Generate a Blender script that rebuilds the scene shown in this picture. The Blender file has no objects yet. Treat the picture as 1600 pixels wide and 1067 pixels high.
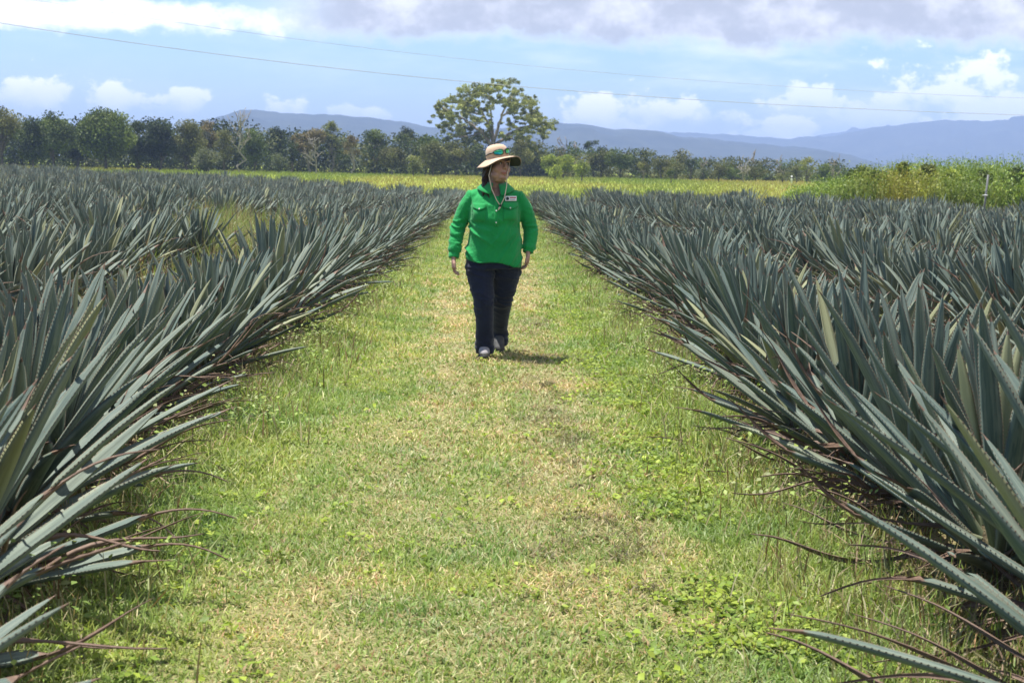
import bpy, math, random
import numpy as np
from mathutils import Matrix, Vector, Euler
SC = bpy.context.scene
COL = SC.collection
R = math.radians
# ------------------------------------------------------------------ camera
F_PX, EYE, HOR = 2200.0, 1.547, 256.5
YAW, PITCH, ROLL = math.atan(26 / F_PX), math.atan((533.5 - HOR) / F_PX), R(1.2)
cam_d = bpy.data.cameras.new('camera'); cam = bpy.data.objects.new('camera', cam_d); COL.objects.link(cam)
cam_d.sensor_width = 36; cam_d.lens = 36 * F_PX / 1600; cam_d.clip_start = .1; cam_d.clip_end = 30000
CM = Matrix.Rotation(-YAW, 4, 'Z') @ Matrix.Rotation(R(90) - PITCH, 4, 'X') @ Matrix.Rotation(ROLL, 4, 'Z')
cam.matrix_world = Matrix.Translation((0, 0, EYE)) @ CM
cam_d.dof.use_dof = True; cam_d.dof.focus_distance = 8.0; cam_d.dof.aperture_fstop = 7.0
SC.camera = cam
# ------------------------------------------------------------------ sun, sky, exposure
SUN_AZ = math.atan2(-.53, .20)      # clockwise from +Y: the sun stands left of and a little beyond the person
SUN_EL = R(74.5)
sd = Vector((math.sin(SUN_AZ) * math.cos(SUN_EL), math.cos(SUN_AZ) * math.cos(SUN_EL), math.sin(SUN_EL)))
sun_d = bpy.data.lights.new('sun', 'SUN'); sun = bpy.data.objects.new('sun', sun_d); COL.objects.link(sun)
sun_d.energy = 5.0; sun_d.angle = R(.55); sun_d.color = (1, .955, .88)
sun.rotation_euler = sd.to_track_quat('Z', 'Y').to_euler(); sun.location = (-30, 20, 60)
SC.view_settings.view_transform = 'Standard'; SC.view_settings.look = 'None'
SC.view_settings.gamma = 1; SC.view_settings.exposure = .95
SC.cycles.max_bounces = 6; SC.cycles.diffuse_bounces = 3; SC.cycles.glossy_bounces = 2
SC.cycles.transmission_bounces = 4; SC.cycles.volume_bounces = 0; SC.cycles.use_denoising = True
SC.cycles.caustics_reflective = False; SC.cycles.caustics_refractive = False
W = bpy.data.worlds.new('World'); SC.world = W; W.use_nodes = True
nt = W.node_tree; nt.nodes.clear()


class G:                                   # tiny helper for node trees
    def __init__(s, t): s.t = t
    def n(s, kind, **kw):
        a = s.t.nodes.new(kind)
        for k, v in kw.items(): setattr(a, k, v)
        return a
    def put(s, sock, v):
        if isinstance(v, bpy.types.NodeSocket): s.t.links.new(v, sock)
        elif v is not None: sock.default_value = v
    def m(s, op, a, b=None, c=None, clamp=False):
        n = s.n('ShaderNodeMath', operation=op, use_clamp=clamp)
        for i, v in enumerate((a, b, c)): s.put(n.inputs[i], v)
        return n.outputs[0]
    def v(s, op, a, b=None):
        n = s.n('ShaderNodeVectorMath', operation=op); s.put(n.inputs[0], a); s.put(n.inputs[1], b)
        return n.outputs['Value'] if op in ('LENGTH', 'DOT_PRODUCT') else n.outputs[0]
    def mix(s, f, a, b, blend='MIX'):
        n = s.n('ShaderNodeMix', data_type='RGBA', blend_type=blend)
        s.put(n.inputs[0], f); s.put(n.inputs[6], col(a)); s.put(n.inputs[7], col(b)); return n.outputs[2]
    def noise(s, vec, scale, detail=3, rough=.55, dist=0, out=0):
        n = s.n('ShaderNodeTexNoise'); s.put(n.inputs['Vector'], vec); n.inputs['Scale'].default_value = scale
        n.inputs['Detail'].default_value = detail; n.inputs['Roughness'].default_value = rough
        n.inputs['Distortion'].default_value = dist; return n.outputs[out]
    def sm(s, v, a, b, lo=0., hi=1.):
        n = s.n('ShaderNodeMapRange', interpolation_type='SMOOTHSTEP'); s.put(n.inputs[0], v)
        for i, q in enumerate((a, b, lo, hi)): n.inputs[i + 1].default_value = q
        return n.outputs[0]
    def xyz(s, x, y, z):
        n = s.n('ShaderNodeCombineXYZ')
        for i, q in enumerate((x, y, z)): s.put(n.inputs[i], q)
        return n.outputs[0]
    def attr(s, name, out='Fac'):
        return s.n('ShaderNodeAttribute', attribute_name=name).outputs[out]


def col(c):
    return (*c, 1) if isinstance(c, tuple) and len(c) == 3 else c


def build_sky():
    g = G(nt)
    sky = g.n('ShaderNodeTexSky', sky_type='NISHITA', sun_disc=False)
    sky.sun_elevation = SUN_EL; sky.sun_rotation = SUN_AZ; sky.air_density = 1.0; sky.dust_density = .7; sky.ozone_density = 1.6
    d = g.n('ShaderNodeTexCoord').outputs['Generated']
    sp = g.n('ShaderNodeSeparateXYZ'); g.put(sp.inputs[0], d)
    az = g.m('ARCTAN2', sp.outputs[0], sp.outputs[1]); el = g.m('ARCSINE', sp.outputs[2])
    P = g.xyz(az, g.m('MULTIPLY', el, 1.35), 0.)
    n1 = g.noise(P, 16, 7, .6); n2 = g.noise(g.v('ADD', P, (5.1, 2.2, 0)), 45, 6, .62); n0 = g.noise(g.v('ADD', P, (1.7, .3, .8)), 5, 4, .5)
    wob = g.m('ADD', g.m('MULTIPLY', g.m('SUBTRACT', n1, .5), 1.3), g.m('MULTIPLY', g.m('SUBTRACT', n2, .5), 1.5))
    def px(x, y):
        hor = HOR + math.tan(ROLL) * (x - 800)
        return (x - 774) / F_PX, (hor - y) / F_PX
    dens = None; shade = None
    puffs = [  # centre x, base y, half width, height, opacity
        (66, 165, 80, 56, .95), (110, 160, 40, 40, .9), (-60, 160, 110, 70, .9), (196, 170, 58, 42, .85), (296, 170, 46, 36, .8), (448, 178, 52, 34, .9), (468, 172, 24, 28, .9),
        (535, 182, 36, 30, .6), (585, 188, 30, 20, .6), (935, 196, 80, 82, .95), (1000, 190, 110, 52, .85), (1060, 196, 130, 40, .45), (1200, 214, 90, 46, .75),
        (1250, 178, 90, 50, .65), (1440, 175, 160, 88, .75), (1540, 205, 160, 90, .6), (1330, 200, 120, 60, .45), (1690, 200, 150, 90, .6)]
    for (x, y, hw, h, op) in puffs:
        a, e = px(x, y); hw /= F_PX; h /= F_PX
        q = g.v('LENGTH', g.xyz(g.m('MULTIPLY', g.m('SUBTRACT', az, a), 1 / hw), g.m('MULTIPLY', g.m('SUBTRACT', el, e), 1 / h), 0.))
        body = g.sm(g.m('SUBTRACT', g.m('ADD', .86, g.m('MULTIPLY', wob, 1.6)), q), -.02, .36)
        bot = g.sm(g.m('ADD', g.m('SUBTRACT', el, e), g.m('MULTIPLY', wob, .022)), -.010, .012)
        k = g.m('MULTIPLY', g.m('MULTIPLY', body, bot), op)
        dens = k if dens is None else g.m('MAXIMUM', dens, k)
        sh = g.m('MULTIPLY', k, g.sm(g.m('SUBTRACT', el, e), 0, h * .9, 1, 0))
        shade = sh if shade is None else g.m('MAXIMUM', shade, sh)
    # broad high layer: its lower edge sits at the top of the picture
    edge = g.m('ADD', g.m('ADD', (HOR - 74) / F_PX - .003, g.m('MULTIPLY', g.m('SUBTRACT', n0, .5), .035)), g.m('MULTIPLY', wob, .017))
    left = g.sm(az, -.20, -.10)
    layer = g.m('MULTIPLY', g.sm(g.m('SUBTRACT', el, edge), -.002, .014), left)
    lay_sh = g.m('MULTIPLY', layer, g.sm(g.m('ADD', n1, g.m('MULTIPLY', n2, .4)), .58, .94, 1.0, .10))
    # bright band on the left
    a, e = px(170, 38)
    q = g.v('LENGTH', g.xyz(g.m('MULTIPLY', g.m('SUBTRACT', az, a), 1 / .145), g.m('MULTIPLY', g.m('SUBTRACT', el, e), 1 / .0125), 0.))
    band = g.m('MULTIPLY', g.sm(g.m('SUBTRACT', g.m('ADD', 1, g.m('MULTIPLY', wob, 1.1)), q), -.15, .6), .92)
    # thin veil over everything, thicker on the right
    veil = g.m('MULTIPLY', g.sm(g.noise(g.v('MULTIPLY', P, (1, 3.2, 1)), 9, 6, .6), .42, .75), g.sm(az, -.25, .3, .10, .45))
    # overhead clouds out of the frame
    over = g.m('MULTIPLY', g.sm(g.noise(d, 3.2, 6, .58), .54, .70), g.sm(el, .13, .25))
    dens = g.m('MAXIMUM', g.m('MAXIMUM', dens, band), veil)
    cw = g.mix(g.m('MULTIPLY', shade, .55), (14.0, 13.6, 13.0), (9.6, 9.9, 10.5))
    tint = g.mix(1., sky.outputs[0], SKY_MUL, 'MULTIPLY')
    c = g.mix(dens, tint, cw)
    lc = g.mix(lay_sh, (10.2, 10.1, 10.6), (4.8, 4.9, 5.35))
    c = g.mix(g.m('MULTIPLY', layer, .95), c, lc)
    c = g.mix(g.m('MULTIPLY', over, .7), c, (5.0, 5.2, 5.8))
    bg = g.n('ShaderNodeBackground'); g.put(bg.inputs[0], c); bg.inputs[1].default_value = .070
    g.put(g.n('ShaderNodeOutputWorld').inputs[0], bg.outputs[0])


SKY_MUL = (1.02, 1.22, 1.36)
build_sky()
# ------------------------------------------------------------------ helpers
rng = np.random.default_rng(11)
random.seed(5)


def ray(px, py):
    d = Vector(((px - 800) / F_PX, -(py - 533.5) / F_PX, -1)); return (CM.to_3x3() @ d)


def at(px, py, depth):                     # the point on that line of sight at this forward distance
    d = ray(px, py); return Vector((0, 0, EYE)) + d * (depth / d.y)


def on_ground(px, py, z=0):
    d = ray(px, py); return Vector((0, 0, EYE)) + d * ((z - EYE) / d.z)


def hsh(i, j, k=0):
    n = (i * 374761393 + j * 668265263 + k * 2147483647 + 1013904223) & 0xFFFFFFFF
    n = ((n ^ (n >> 13)) * 1274126177) & 0xFFFFFFFF
    return ((n ^ (n >> 16)) & 0xFFFF) / 65535.0


def vn(P):                                 # value noise, P (n,2) or (n,3) -> 0..1
    P = np.asarray(P, float)
    if P.shape[1] == 2: P = np.c_[P, np.zeros(len(P))]
    I = np.floor(P).astype(np.int64); f = P - I; f = f * f * (3 - 2 * f); o = 0
    for a in (0, 1):
        for b in (0, 1):
            for c in (0, 1):
                w = (f[:, 0] if a else 1 - f[:, 0]) * (f[:, 1] if b else 1 - f[:, 1]) * (f[:, 2] if c else 1 - f[:, 2])
                o = o + w * hsh(I[:, 0] + a, I[:, 1] + b, I[:, 2] + c)
    return o


def fbm(P, oct=4):
    P = np.asarray(P, float); o = 0; a = .5; t = 0
    for k in range(oct): o = o + a * vn(P * 2 ** k + 17.3 * k); t += a; a *= .5
    return o / t


def mk(name, V, faces, mats, parent=None, smooth=False, attrs=None, mi=None, link=True):
    me = bpy.data.meshes.new(name); V = np.asarray(V, np.float32)
    faces = [np.asarray(f, np.int32) for f in (faces if isinstance(faces, list) else [faces]) if len(f)]
    me.vertices.add(len(V)); me.vertices.foreach_set('co', V.ravel())
    tot = np.concatenate([np.full(len(f), f.shape[1], np.int32) for f in faces]); lv = np.concatenate([f.ravel() for f in faces])
    me.loops.add(len(lv)); me.loops.foreach_set('vertex_index', lv)
    me.polygons.add(len(tot)); me.polygons.foreach_set('loop_start', np.concatenate([[0], np.cumsum(tot)[:-1]]).astype(np.int32))
    if smooth: me.polygons.foreach_set('use_smooth', np.ones(len(tot), bool))
    for m in (mats if isinstance(mats, (list, tuple)) else [mats]): me.materials.append(m)
    if mi is not None: me.polygons.foreach_set('material_index', np.asarray(mi, np.int32))
    for k, a in (attrs or {}).items():
        a = np.asarray(a, np.float32)
        if a.ndim == 2:
            if a.shape[1] == 3: a = np.c_[a, np.ones(len(a), np.float32)]
            me.attributes.new(k, 'FLOAT_COLOR', 'POINT').data.foreach_set('color', a.ravel())
        else: me.attributes.new(k, 'FLOAT', 'POINT').data.foreach_set('value', a)
    me.update(calc_edges=True)
    if not link: return me
    return ob(name, me, parent)


def ob(name, me, parent=None):
    o = bpy.data.objects.new(name, me); COL.objects.link(o)
    if parent: o.parent = parent
    return o


def tag(o, label=None, cat=None, group=None, kind=None):
    for k, v in (('label', label), ('category', cat), ('group', group), ('kind', kind)):
        if v: o[k] = v
    return o


def empty(name, loc=(0, 0, 0)):
    o = bpy.data.objects.new(name, None); COL.objects.link(o); o.location = loc; o.empty_display_size = .1; return o


class MB:                                  # collects shapes into one mesh
    def __init__(s): s.V = []; s.F = {3: [], 4: []}; s.n = 0; s.A = []
    def add(s, V, faces, a=None):
        V = np.asarray(V, float)
        for f in (faces if isinstance(faces, list) else [faces]):
            f = np.asarray(f, int)
            if len(f): s.F[f.shape[1]].append(f + s.n)
        s.V.append(V); s.n += len(V); s.A.append(np.zeros(len(V)) if a is None else np.broadcast_to(a, (len(V),)))
    def tube(s, pts, rad, n=8, ref=(0, 1, 0), cap=True, rad2=None, a=None):
        V, F = loft(pts, rad, rad2, n, ref, cap); s.add(V, F, a)
    def ell(s, c, r, nu=16, nv=10, rot=None):
        u = np.linspace(0, 2 * np.pi, nu, endpoint=False); v = np.linspace(0, np.pi, nv + 1)[1:-1]
        P = [(0, 0, 1)] + [(math.sin(b) * math.cos(a), math.sin(b) * math.sin(a), math.cos(b)) for b in v for a in u] + [(0, 0, -1)]
        P = np.array(P) * np.asarray(r)
        if rot is not None: P = P @ np.array(rot).T
        P = P + np.asarray(c); m = len(v); T = []; Q = []
        for i in range(nu):
            j = (i + 1) % nu; T.append((0, 1 + i, 1 + j)); T.append((len(P) - 1, 1 + (m - 1) * nu + j, 1 + (m - 1) * nu + i))
            for k in range(m - 1): Q.append((1 + k * nu + i, 1 + (k + 1) * nu + i, 1 + (k + 1) * nu + j, 1 + k * nu + j))
        s.add(P, [np.array(T), np.array(Q)])
    def box(s, c, h, rot=None):
        P = np.array([(x, y, z) for z in (-1, 1) for y in (-1, 1) for x in (-1, 1)], float) * np.asarray(h)
        if rot is not None: P = P @ np.array(rot).T
        s.add(P + np.asarray(c), np.array([(0, 2, 3, 1), (4, 5, 7, 6), (0, 1, 5, 4), (2, 6, 7, 3), (0, 4, 6, 2), (1, 3, 7, 5)]))
    def arrays(s):
        return np.concatenate(s.V), [np.concatenate(s.F[k]) for k in (3, 4) if s.F[k]]
    def build(s, name, mats, parent=None, smooth=True, attr=None, **kw):
        V, F = s.arrays()
        return mk(name, V, F, mats, parent, smooth, attrs=({attr: np.concatenate(s.A)} if attr else None), **kw)


def loft(pts, rad, rad2=None, n=8, ref=(0, 1, 0), cap=True):
    P = np.asarray(pts, float); m = len(P); rad = np.broadcast_to(np.asarray(rad, float), (m,)); rad2 = rad if rad2 is None else np.broadcast_to(np.asarray(rad2, float), (m,))
    T = np.gradient(P, axis=0); T /= np.linalg.norm(T, axis=1, keepdims=True) + 1e-12
    ref = np.asarray(ref, float); A = np.cross(np.broadcast_to(ref, T.shape), T); l = np.linalg.norm(A, axis=1)
    A[l < .15] = np.cross(np.broadcast_to((1., .13, 0), T.shape), T)[l < .15]
    A /= np.linalg.norm(A, axis=1, keepdims=True) + 1e-12
    for i in range(1, m):
        if np.dot(A[i], A[i - 1]) < 0: A[i] *= -1
    B = np.cross(T, A)
    t = np.linspace(0, 2 * np.pi, n, endpoint=False)
    V = P[:, None] + A[:, None] * (rad[:, None] * np.cos(t))[..., None] + B[:, None] * (rad2[:, None] * np.sin(t))[..., None]
    V = V.reshape(-1, 3); i = np.arange(m - 1)[:, None] * n; j = np.arange(n)[None]; k = (j + 1) % n
    Q = np.stack([i + j, i + k, i + n + k, i + n + j], -1).reshape(-1, 4); F = [Q]
    if cap:
        V = np.r_[V, P[:1], P[-1:]]; c0 = m * n; j = np.arange(n); k = (j + 1) % n
        F.append(np.r_[np.c_[np.full(n, c0), k, j], np.c_[np.full(n, c0 + 1), (m - 1) * n + j, (m - 1) * n + k]])
    return V, F


# ------------------------------------------------------------------ materials
def new_mat(name):
    m = bpy.data.materials.new(name); m.use_nodes = True; m.node_tree.nodes.clear(); return m, G(m.node_tree)


def finish(g, shader): g.put(g.n('ShaderNodeOutputMaterial').inputs[0], shader)


def principled(g, c, rough=.6, spec=.3, normal=None, metal=0., sheen=0.):
    p = g.n('ShaderNodeBsdfPrincipled'); g.put(p.inputs['Base Color'], col(c)); g.put(p.inputs['Roughness'], rough)
    p.inputs['Specular IOR Level'].default_value = spec; p.inputs['Metallic'].default_value = metal
    if sheen: p.inputs['Sheen Weight'].default_value = sheen
    if normal is not None: g.put(p.inputs['Normal'], normal)
    return p.outputs[0]


def bump(g, h, dist, strength=1.):
    b = g.n('ShaderNodeBump'); b.inputs['Strength'].default_value = strength; b.inputs['Distance'].default_value = dist; g.put(b.inputs['Height'], h); return b.outputs[0]


def noisy(name, a, b, scale=8, rough=.7, spec=.25, bdist=0, bscale=None, metal=0., sheen=0., vec=(1, 1, 1)):
    m, g = new_mat(name); o = g.v('MULTIPLY', g.n('ShaderNodeTexCoord').outputs['Object'], vec)
    n = g.noise(o, scale, 5, .6); nm = None
    if bdist: nm = bump(g, g.noise(o, bscale or scale * 3, 4, .6), bdist)
    finish(g, principled(g, g.mix(g.sm(n, .3, .7), a, b), rough, spec, nm, metal, sheen)); return m


def leafy(name, trans=.3, rough=.55, spec=.25):       # colour of each leaf or blade comes with the mesh
    m, g = new_mat(name); c = g.attr('Col', 'Color')
    o = g.n('ShaderNodeTexCoord').outputs['Object']
    c = g.mix(1., c, g.mix(g.noise(o, 14, 3, .6), (.78, .8, .76), (1.2, 1.16, 1.1)), 'MULTIPLY')
    t = g.n('ShaderNodeBsdfTranslucent'); g.put(t.inputs[0], g.mix(1., c, (1.1, 1.15, .7), 'MULTIPLY'))
    x = g.n('ShaderNodeMixShader'); x.inputs[0].default_value = trans
    g.put(x.inputs[1], principled(g, c, rough, spec)); g.put(x.inputs[2], t.outputs[0]); finish(g, x.outputs[0]); return m


M_GRASS = leafy('grass_blades', .30, .5, .22)
M_LEAF = leafy('tree_leaves', .22, .6, .2)
M_BARK = noisy('bark', (.16, .13, .10), (.34, .29, .24), 6, .9, .1, .02, 12, vec=(1, 1, .3))
M_GUMBARK = noisy('gum_bark', (.20, .16, .125), (.44, .37, .31), 2.5, .85, .1, vec=(1, 1, .4))
M_PALE = noisy('pale_bark', (.20, .18, .155), (.36, .33, .29), 3, .85, .1, vec=(1, 1, .4))
M_DARKBARK = noisy('dark_bark', (.06, .05, .042), (.14, .12, .10), 6, .9, .1)
M_DEAD = noisy('dry_leaf', (.075, .05, .042), (.27, .19, .14), 30, .75, .2, .002, 90)
M_STEM = noisy('agave_stem', (.06, .045, .03), (.20, .17, .10), 20, .9, .1, .01, 40)


def agave_mat():
    m, g = new_mat('agave_leaf'); lu = g.attr('lu'); lt = g.attr('lt'); dry = g.attr('dry'); rn = g.attr('rnd')
    oi = g.n('ShaderNodeObjectInfo').outputs['Random']; o = g.n('ShaderNodeTexCoord').outputs['Object']
    rr = g.m('FRACT', g.m('ADD', rn, oi))
    c = g.mix(rr, (.084, .122, .112), (.160, .192, .160))
    str_ = g.noise(g.xyz(g.m('MULTIPLY', lu, 5.), g.m('MULTIPLY', lt, 2.2), g.m('MULTIPLY', rr, 40)), 1., 4, .6)
    c = g.mix(1., c, g.mix(g.sm(str_, .3, .7), (.70, .75, .78), (1.28, 1.22, 1.12)), 'MULTIPLY')
    # pale bands left by the neighbouring leaves in the bud, and a dull yellow-green base
    bw = g.noise(g.xyz(g.m('MULTIPLY', g.m('ABSOLUTE', lu), 1.3), g.m('MULTIPLY', lt, 3.), g.m('MULTIPLY', rr, 23)), 2., 2, .5)
    c = g.mix(g.m('MULTIPLY', g.sm(bw, .52, .60), .35), c, (.20, .235, .195))
    c = g.mix(g.m('MULTIPLY', g.sm(lt, .0, .30, 1, 0), .55), c, (.19, .21, .095))
    c = g.mix(g.sm(g.noise(o, 38, 4, .7), .65, .74), c, (.13, .085, .05))           # scars and spots
    c = g.mix(g.m('MULTIPLY', g.sm(rr, .88, .97), g.sm(lt, .2, .8, .15, .6)), c, (.27, .27, .12))
    edge = g.sm(g.m('ABSOLUTE', lu), .88, 1.0)
    c = g.mix(g.m('MULTIPLY', edge, .45), c, (.26, .24, .16))
    dn = g.m('ADD', dry, g.m('MULTIPLY', g.m('SUBTRACT', g.noise(o, 28, 4, .65), .5), .7))
    br = g.mix(g.noise(o, 60, 4, .65), (.055, .034, .028), (.25, .17, .125))
    c = g.mix(g.sm(dn, .38, .55), c, br)
    nm = bump(g, str_, .0035, .6)
    finish(g, principled(g, c, .60, .22, nm)); return m


M_AGAVE = agave_mat()
# ------------------------------------------------------------------ the setting: ground, path, hills, haze
def ground_mat():
    m, g = new_mat('ground'); o = g.n('ShaderNodeTexCoord').outputs['Object']
    sp = g.n('ShaderNodeSeparateXYZ'); g.put(sp.inputs[0], o)
    n1 = g.noise(o, 1.3, 6, .65); n2 = g.noise(o, 9, 5, .7); n3 = g.noise(o, 60, 4, .7)
    soil = g.mix(g.sm(n2, .35, .65), (.085, .058, .036), (.23, .17, .095))
    soil = g.mix(g.sm(n3, .45, .65), soil, (.34, .27, .15))
    soil = g.mix(g.m('MULTIPLY', g.sm(n1, .45, .62), .75), soil, (.10, .15, .025))
    mead = g.mix(g.noise(o, .06, 5, .6), (.19, .26, .035), (.30, .33, .06))
    mead = g.mix(g.sm(n2, .3, .7), mead, (.26, .30, .05))
    far = g.mix(g.noise(o, .01, 4, .6), (.06, .09, .03), (.10, .11, .05))
    # beyond the planted field the meadow begins
    lim = g.m('SUBTRACT', g.m('ADD', 76, g.m('MULTIPLY', g.m('MAXIMUM', g.m('MULTIPLY', sp.outputs[0], -1), 0), .75)), g.m('MULTIPLY', g.m('MAXIMUM', sp.outputs[0], 0), 2.1))
    c = g.mix(g.sm(g.m('SUBTRACT', sp.outputs[1], lim), -.5, 1.5), soil, mead)
    c = g.mix(g.sm(sp.outputs[1], 230, 400), c, far)
    finish(g, principled(g, c, .95, .1, bump(g, g.m('ADD', n2, g.m('MULTIPLY', n3, .5)), .03)))
    return m


def path_mat():
    m, g = new_mat('path_turf'); o = g.n('ShaderNodeTexCoord').outputs['Object']
    n1 = g.noise(o, 2.2, 6, .65); n2 = g.noise(o, 35, 5, .7); n3 = g.noise(o, 120, 4, .7)
    sp = g.n('ShaderNodeSeparateXYZ'); g.put(sp.inputs[0], o)
    c = g.mix(g.sm(n1, .38, .6), (.15, .19, .05), (.27, .25, .11))
    c = g.mix(g.sm(n2, .42, .7), c, (.37, .32, .17)); c = g.mix(g.sm(n3, .52, .72), c, (.075, .10, .02))
    e = g.sm(g.m('ABSOLUTE', g.m('ADD', sp.outputs[0], .12)), .75, 1.25)
    c = g.mix(g.m('MULTIPLY', e, .7), c, (.13, .20, .03))
    finish(g, principled(g, c, .95, .1, bump(g, g.m('ADD', n2, n3), .012))); return m


def sheet(name, xs, ys, zf, mat, **kw):
    X, Y = np.meshgrid(xs, ys); Z = zf(X, Y); nx = len(xs)
    i = (np.arange(len(ys) - 1)[:, None] * nx + np.arange(nx - 1)[None]).ravel()
    return mk(name, np.c_[X.ravel(), Y.ravel(), Z.ravel()], np.c_[i, i + 1, i + nx + 1, i + nx], mat, smooth=True, **kw)


def sms(v, a, b): t = np.clip((np.asarray(v, float) - a) / (b - a), 0, 1); return t * t * (3 - 2 * t)


def tz(x, y):                              # the ground falls away gently, less so on the left
    x = np.asarray(x, float); y = np.asarray(y, float)
    return -.0100 * np.maximum(y - 10, 0) * (1 - .62 * sms(-x, 3, 15) - .38 * sms(-x, 20, 36) - .42 * sms(x, 1.2, 6)) * (1 - sms(y, 85, 150))


tag(sheet('ground', np.r_[-3500, -1200, -300, np.linspace(-60, 60, 121), 300, 1200, 3500], np.r_[-190, -50, np.linspace(-5, 160, 166), 250, 600, 2000, 4400],
          lambda X, Y: tz(X, Y) - .012, ground_mat()), kind='structure')


def gz(x, y):                              # small unevenness of the mown strip
    P = np.c_[np.ravel(x), np.ravel(y)]
    return tz(x, y) + ((fbm(P * 1.1, 3) - .5) * .05 + (fbm(P * 5, 2) - .5) * .012).reshape(np.shape(x))


tag(sheet('grass_path', np.linspace(-1.75, 1.6, 56), np.linspace(1.5, 82, 800), lambda X, Y: tz(X, Y) + np.maximum(gz(X, Y) - tz(X, Y), -.02) + .022 - .03 * np.maximum(np.abs(X + .07) - 1.35, 0) / .3,
          path_mat()), kind='structure')


def px_of(x): return x


def hills(name, D, pts, mat, front, jag):
    px = np.arange(pts[0][0], pts[-1][0] + 1, 2.5); py = np.interp(px, [p[0] for p in pts], [p[1] for p in pts])
    ks = np.linspace(-1, 1, 19); rows = []
    for k in ks:
        row = []
        for x, y in zip(px, py):
            p = at(x, y, D); h = p.z
            yy = D + k * front; prof = (1 - abs(k)) ** .8
            row.append((p.x * yy / D, yy, h * prof))
        rows.append(row)
    V = np.array(rows).reshape(-1, 3); n = fbm(V[:, :2] / (front * .22), 4); n2 = fbm(V[:, :2] / 16, 3)
    kk = np.repeat(np.abs(ks), len(px))
    V[:, 2] = np.maximum(V[:, 2] + (n - .5) * V[:, 2] * 1.15 * kk * (1 - kk) * 4 + (n2 - .5) * jag * (V[:, 2] > 3), -2.0)
    m = len(px); i = (np.arange(len(ks) - 1)[:, None] * m + np.arange(m - 1)[None]).ravel()
    return tag(mk(name, V, np.c_[i, i + 1, i + m + 1, i + m], mat, smooth=True), kind='structure')


M_HILL = noisy('forested_slope', (.022, .032, .026), (.045, .055, .04), .02, .95, .05)
hills('hills', 2000, [(150, 262), (250, 225), (310, 196), (345, 181), (375, 172), (400, 172), (425, 175), (480, 179), (540, 181), (600, 187), (650, 194), (700, 203), (760, 203), (810, 199), (860, 192), (905, 193), (935, 199), (960, 203), (975, 201), (1010, 205), (1057, 213), (1150, 221), (1200, 227), (1280, 233), (1330, 243), (1420, 268), (1450, 274)], M_HILL, 500, 4)
hills('hills', 3100, [(850, 262), (900, 225), (1000, 204), (1100, 209), (1150, 211), (1230, 217), (1250, 214), (1290, 214), (1340, 206), (1360, 200), (1400, 197), (1450, 190), (1480, 188), (1550, 189), (1600, 186), (1660, 184), (1760, 200), (1900, 270)], M_HILL, 500, 5)
hills('hills', 3900, [(1180, 262), (1250, 220), (1280, 211), (1330, 204), (1380, 199), (1430, 200), (1520, 215), (1700, 268)], M_HILL, 400, 5)

hz = MB(); hz.box((0, 2150, 65), (3590, 2350, 67))
mh = bpy.data.materials.new('haze'); mh.use_nodes = True; mh.node_tree.nodes.clear(); g = G(mh.node_tree)
pv = g.n('ShaderNodeVolumePrincipled'); pv.inputs['Color'].default_value = (.44, .60, 1.0, 1); pv.inputs['Density'].default_value = .00040; pv.inputs['Anisotropy'].default_value = .0
g.put(g.n('ShaderNodeOutputMaterial').inputs['Volume'], pv.outputs[0])
tag(hz.build('haze', mh, smooth=False), kind='stuff')


# ------------------------------------------------------------------ grass and weeds
def blades(name, P, h, w, lean, colr, mat=M_GRASS, az=None, curl=.6, **kw):
    n = len(P); az = rng.uniform(0, 2 * np.pi, n) if az is None else az
    D = np.c_[np.cos(az), np.sin(az), np.zeros(n)]; fa = az + rng.uniform(.6, 2.5, n); S = np.c_[np.cos(fa), np.sin(fa), np.zeros(n)] * (w / 2)[:, None]
    up = np.c_[np.zeros(n), np.zeros(n), np.ones(n)]
    l1 = lean * (1 - curl * .5); l2 = np.clip(lean * (1 + curl * .5), 0, 1.75)
    A = P + (D * np.sin(l1)[:, None] + up * np.cos(l1)[:, None]) * (h * .55)[:, None]
    B = A + (D * np.sin(l2)[:, None] + up * np.cos(l2)[:, None]) * (h * .45)[:, None]
    B[:, 2] = np.maximum(B[:, 2], P[:, 2] + .004)
    V = np.stack([P - S, P + S, A - S * .8, A + S * .8, B], 1).reshape(-1, 3); i = np.arange(n)[:, None] * 5
    C = np.repeat(colr, 5, 0)
    return mk(name, V, [i + np.array([[0, 1, 3, 2]]), i + np.array([[2, 3, 4]])], mat, attrs={'Col': C}, **kw)


def leaflets(P, size, colr, tilt=.7, asp=.55):   # small broad leaves, each a folded 6-gon pair
    n = len(P); az = rng.uniform(0, 2 * np.pi, n); t = rng.normal(0, tilt, n)
    D = np.c_[np.cos(az) * np.cos(t), np.sin(az) * np.cos(t), np.sin(t)]; S = np.c_[-np.sin(az), np.cos(az), rng.normal(0, .35, n)]
    N = np.cross(D, S); s = size[:, None]; a = asp * .5
    V = np.stack([P, P + (D * .45 + S * a + N * .10) * s, P + D * .5 * s, P + (D * .45 - S * a + N * .10) * s, P + D * s], 1).reshape(-1, 3)
    i = np.arange(n)[:, None] * 5
    return V, [np.r_[i + np.array([[0, 1, 2]]), i + np.array([[1, 4, 2]]), i + np.array([[0, 2, 3]]), i + np.array([[2, 4, 3]])]], np.repeat(colr, 5, 0)


GREEN = np.array([(.20, .285, .065), (.25, .335, .09), (.30, .37, .10), (.17, .25, .062), (.33, .37, .18)])
TAN = np.array([(.46, .40, .21), (.54, .48, .29), (.38, .30, .16), (.31, .20, .11), (.48, .44, .25)])


def pick(pal, n, var=.14):
    return pal[rng.integers(0, len(pal), n)] * (1 + rng.normal(0, var, (n, 1))).clip(.5, 1.6)


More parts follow.
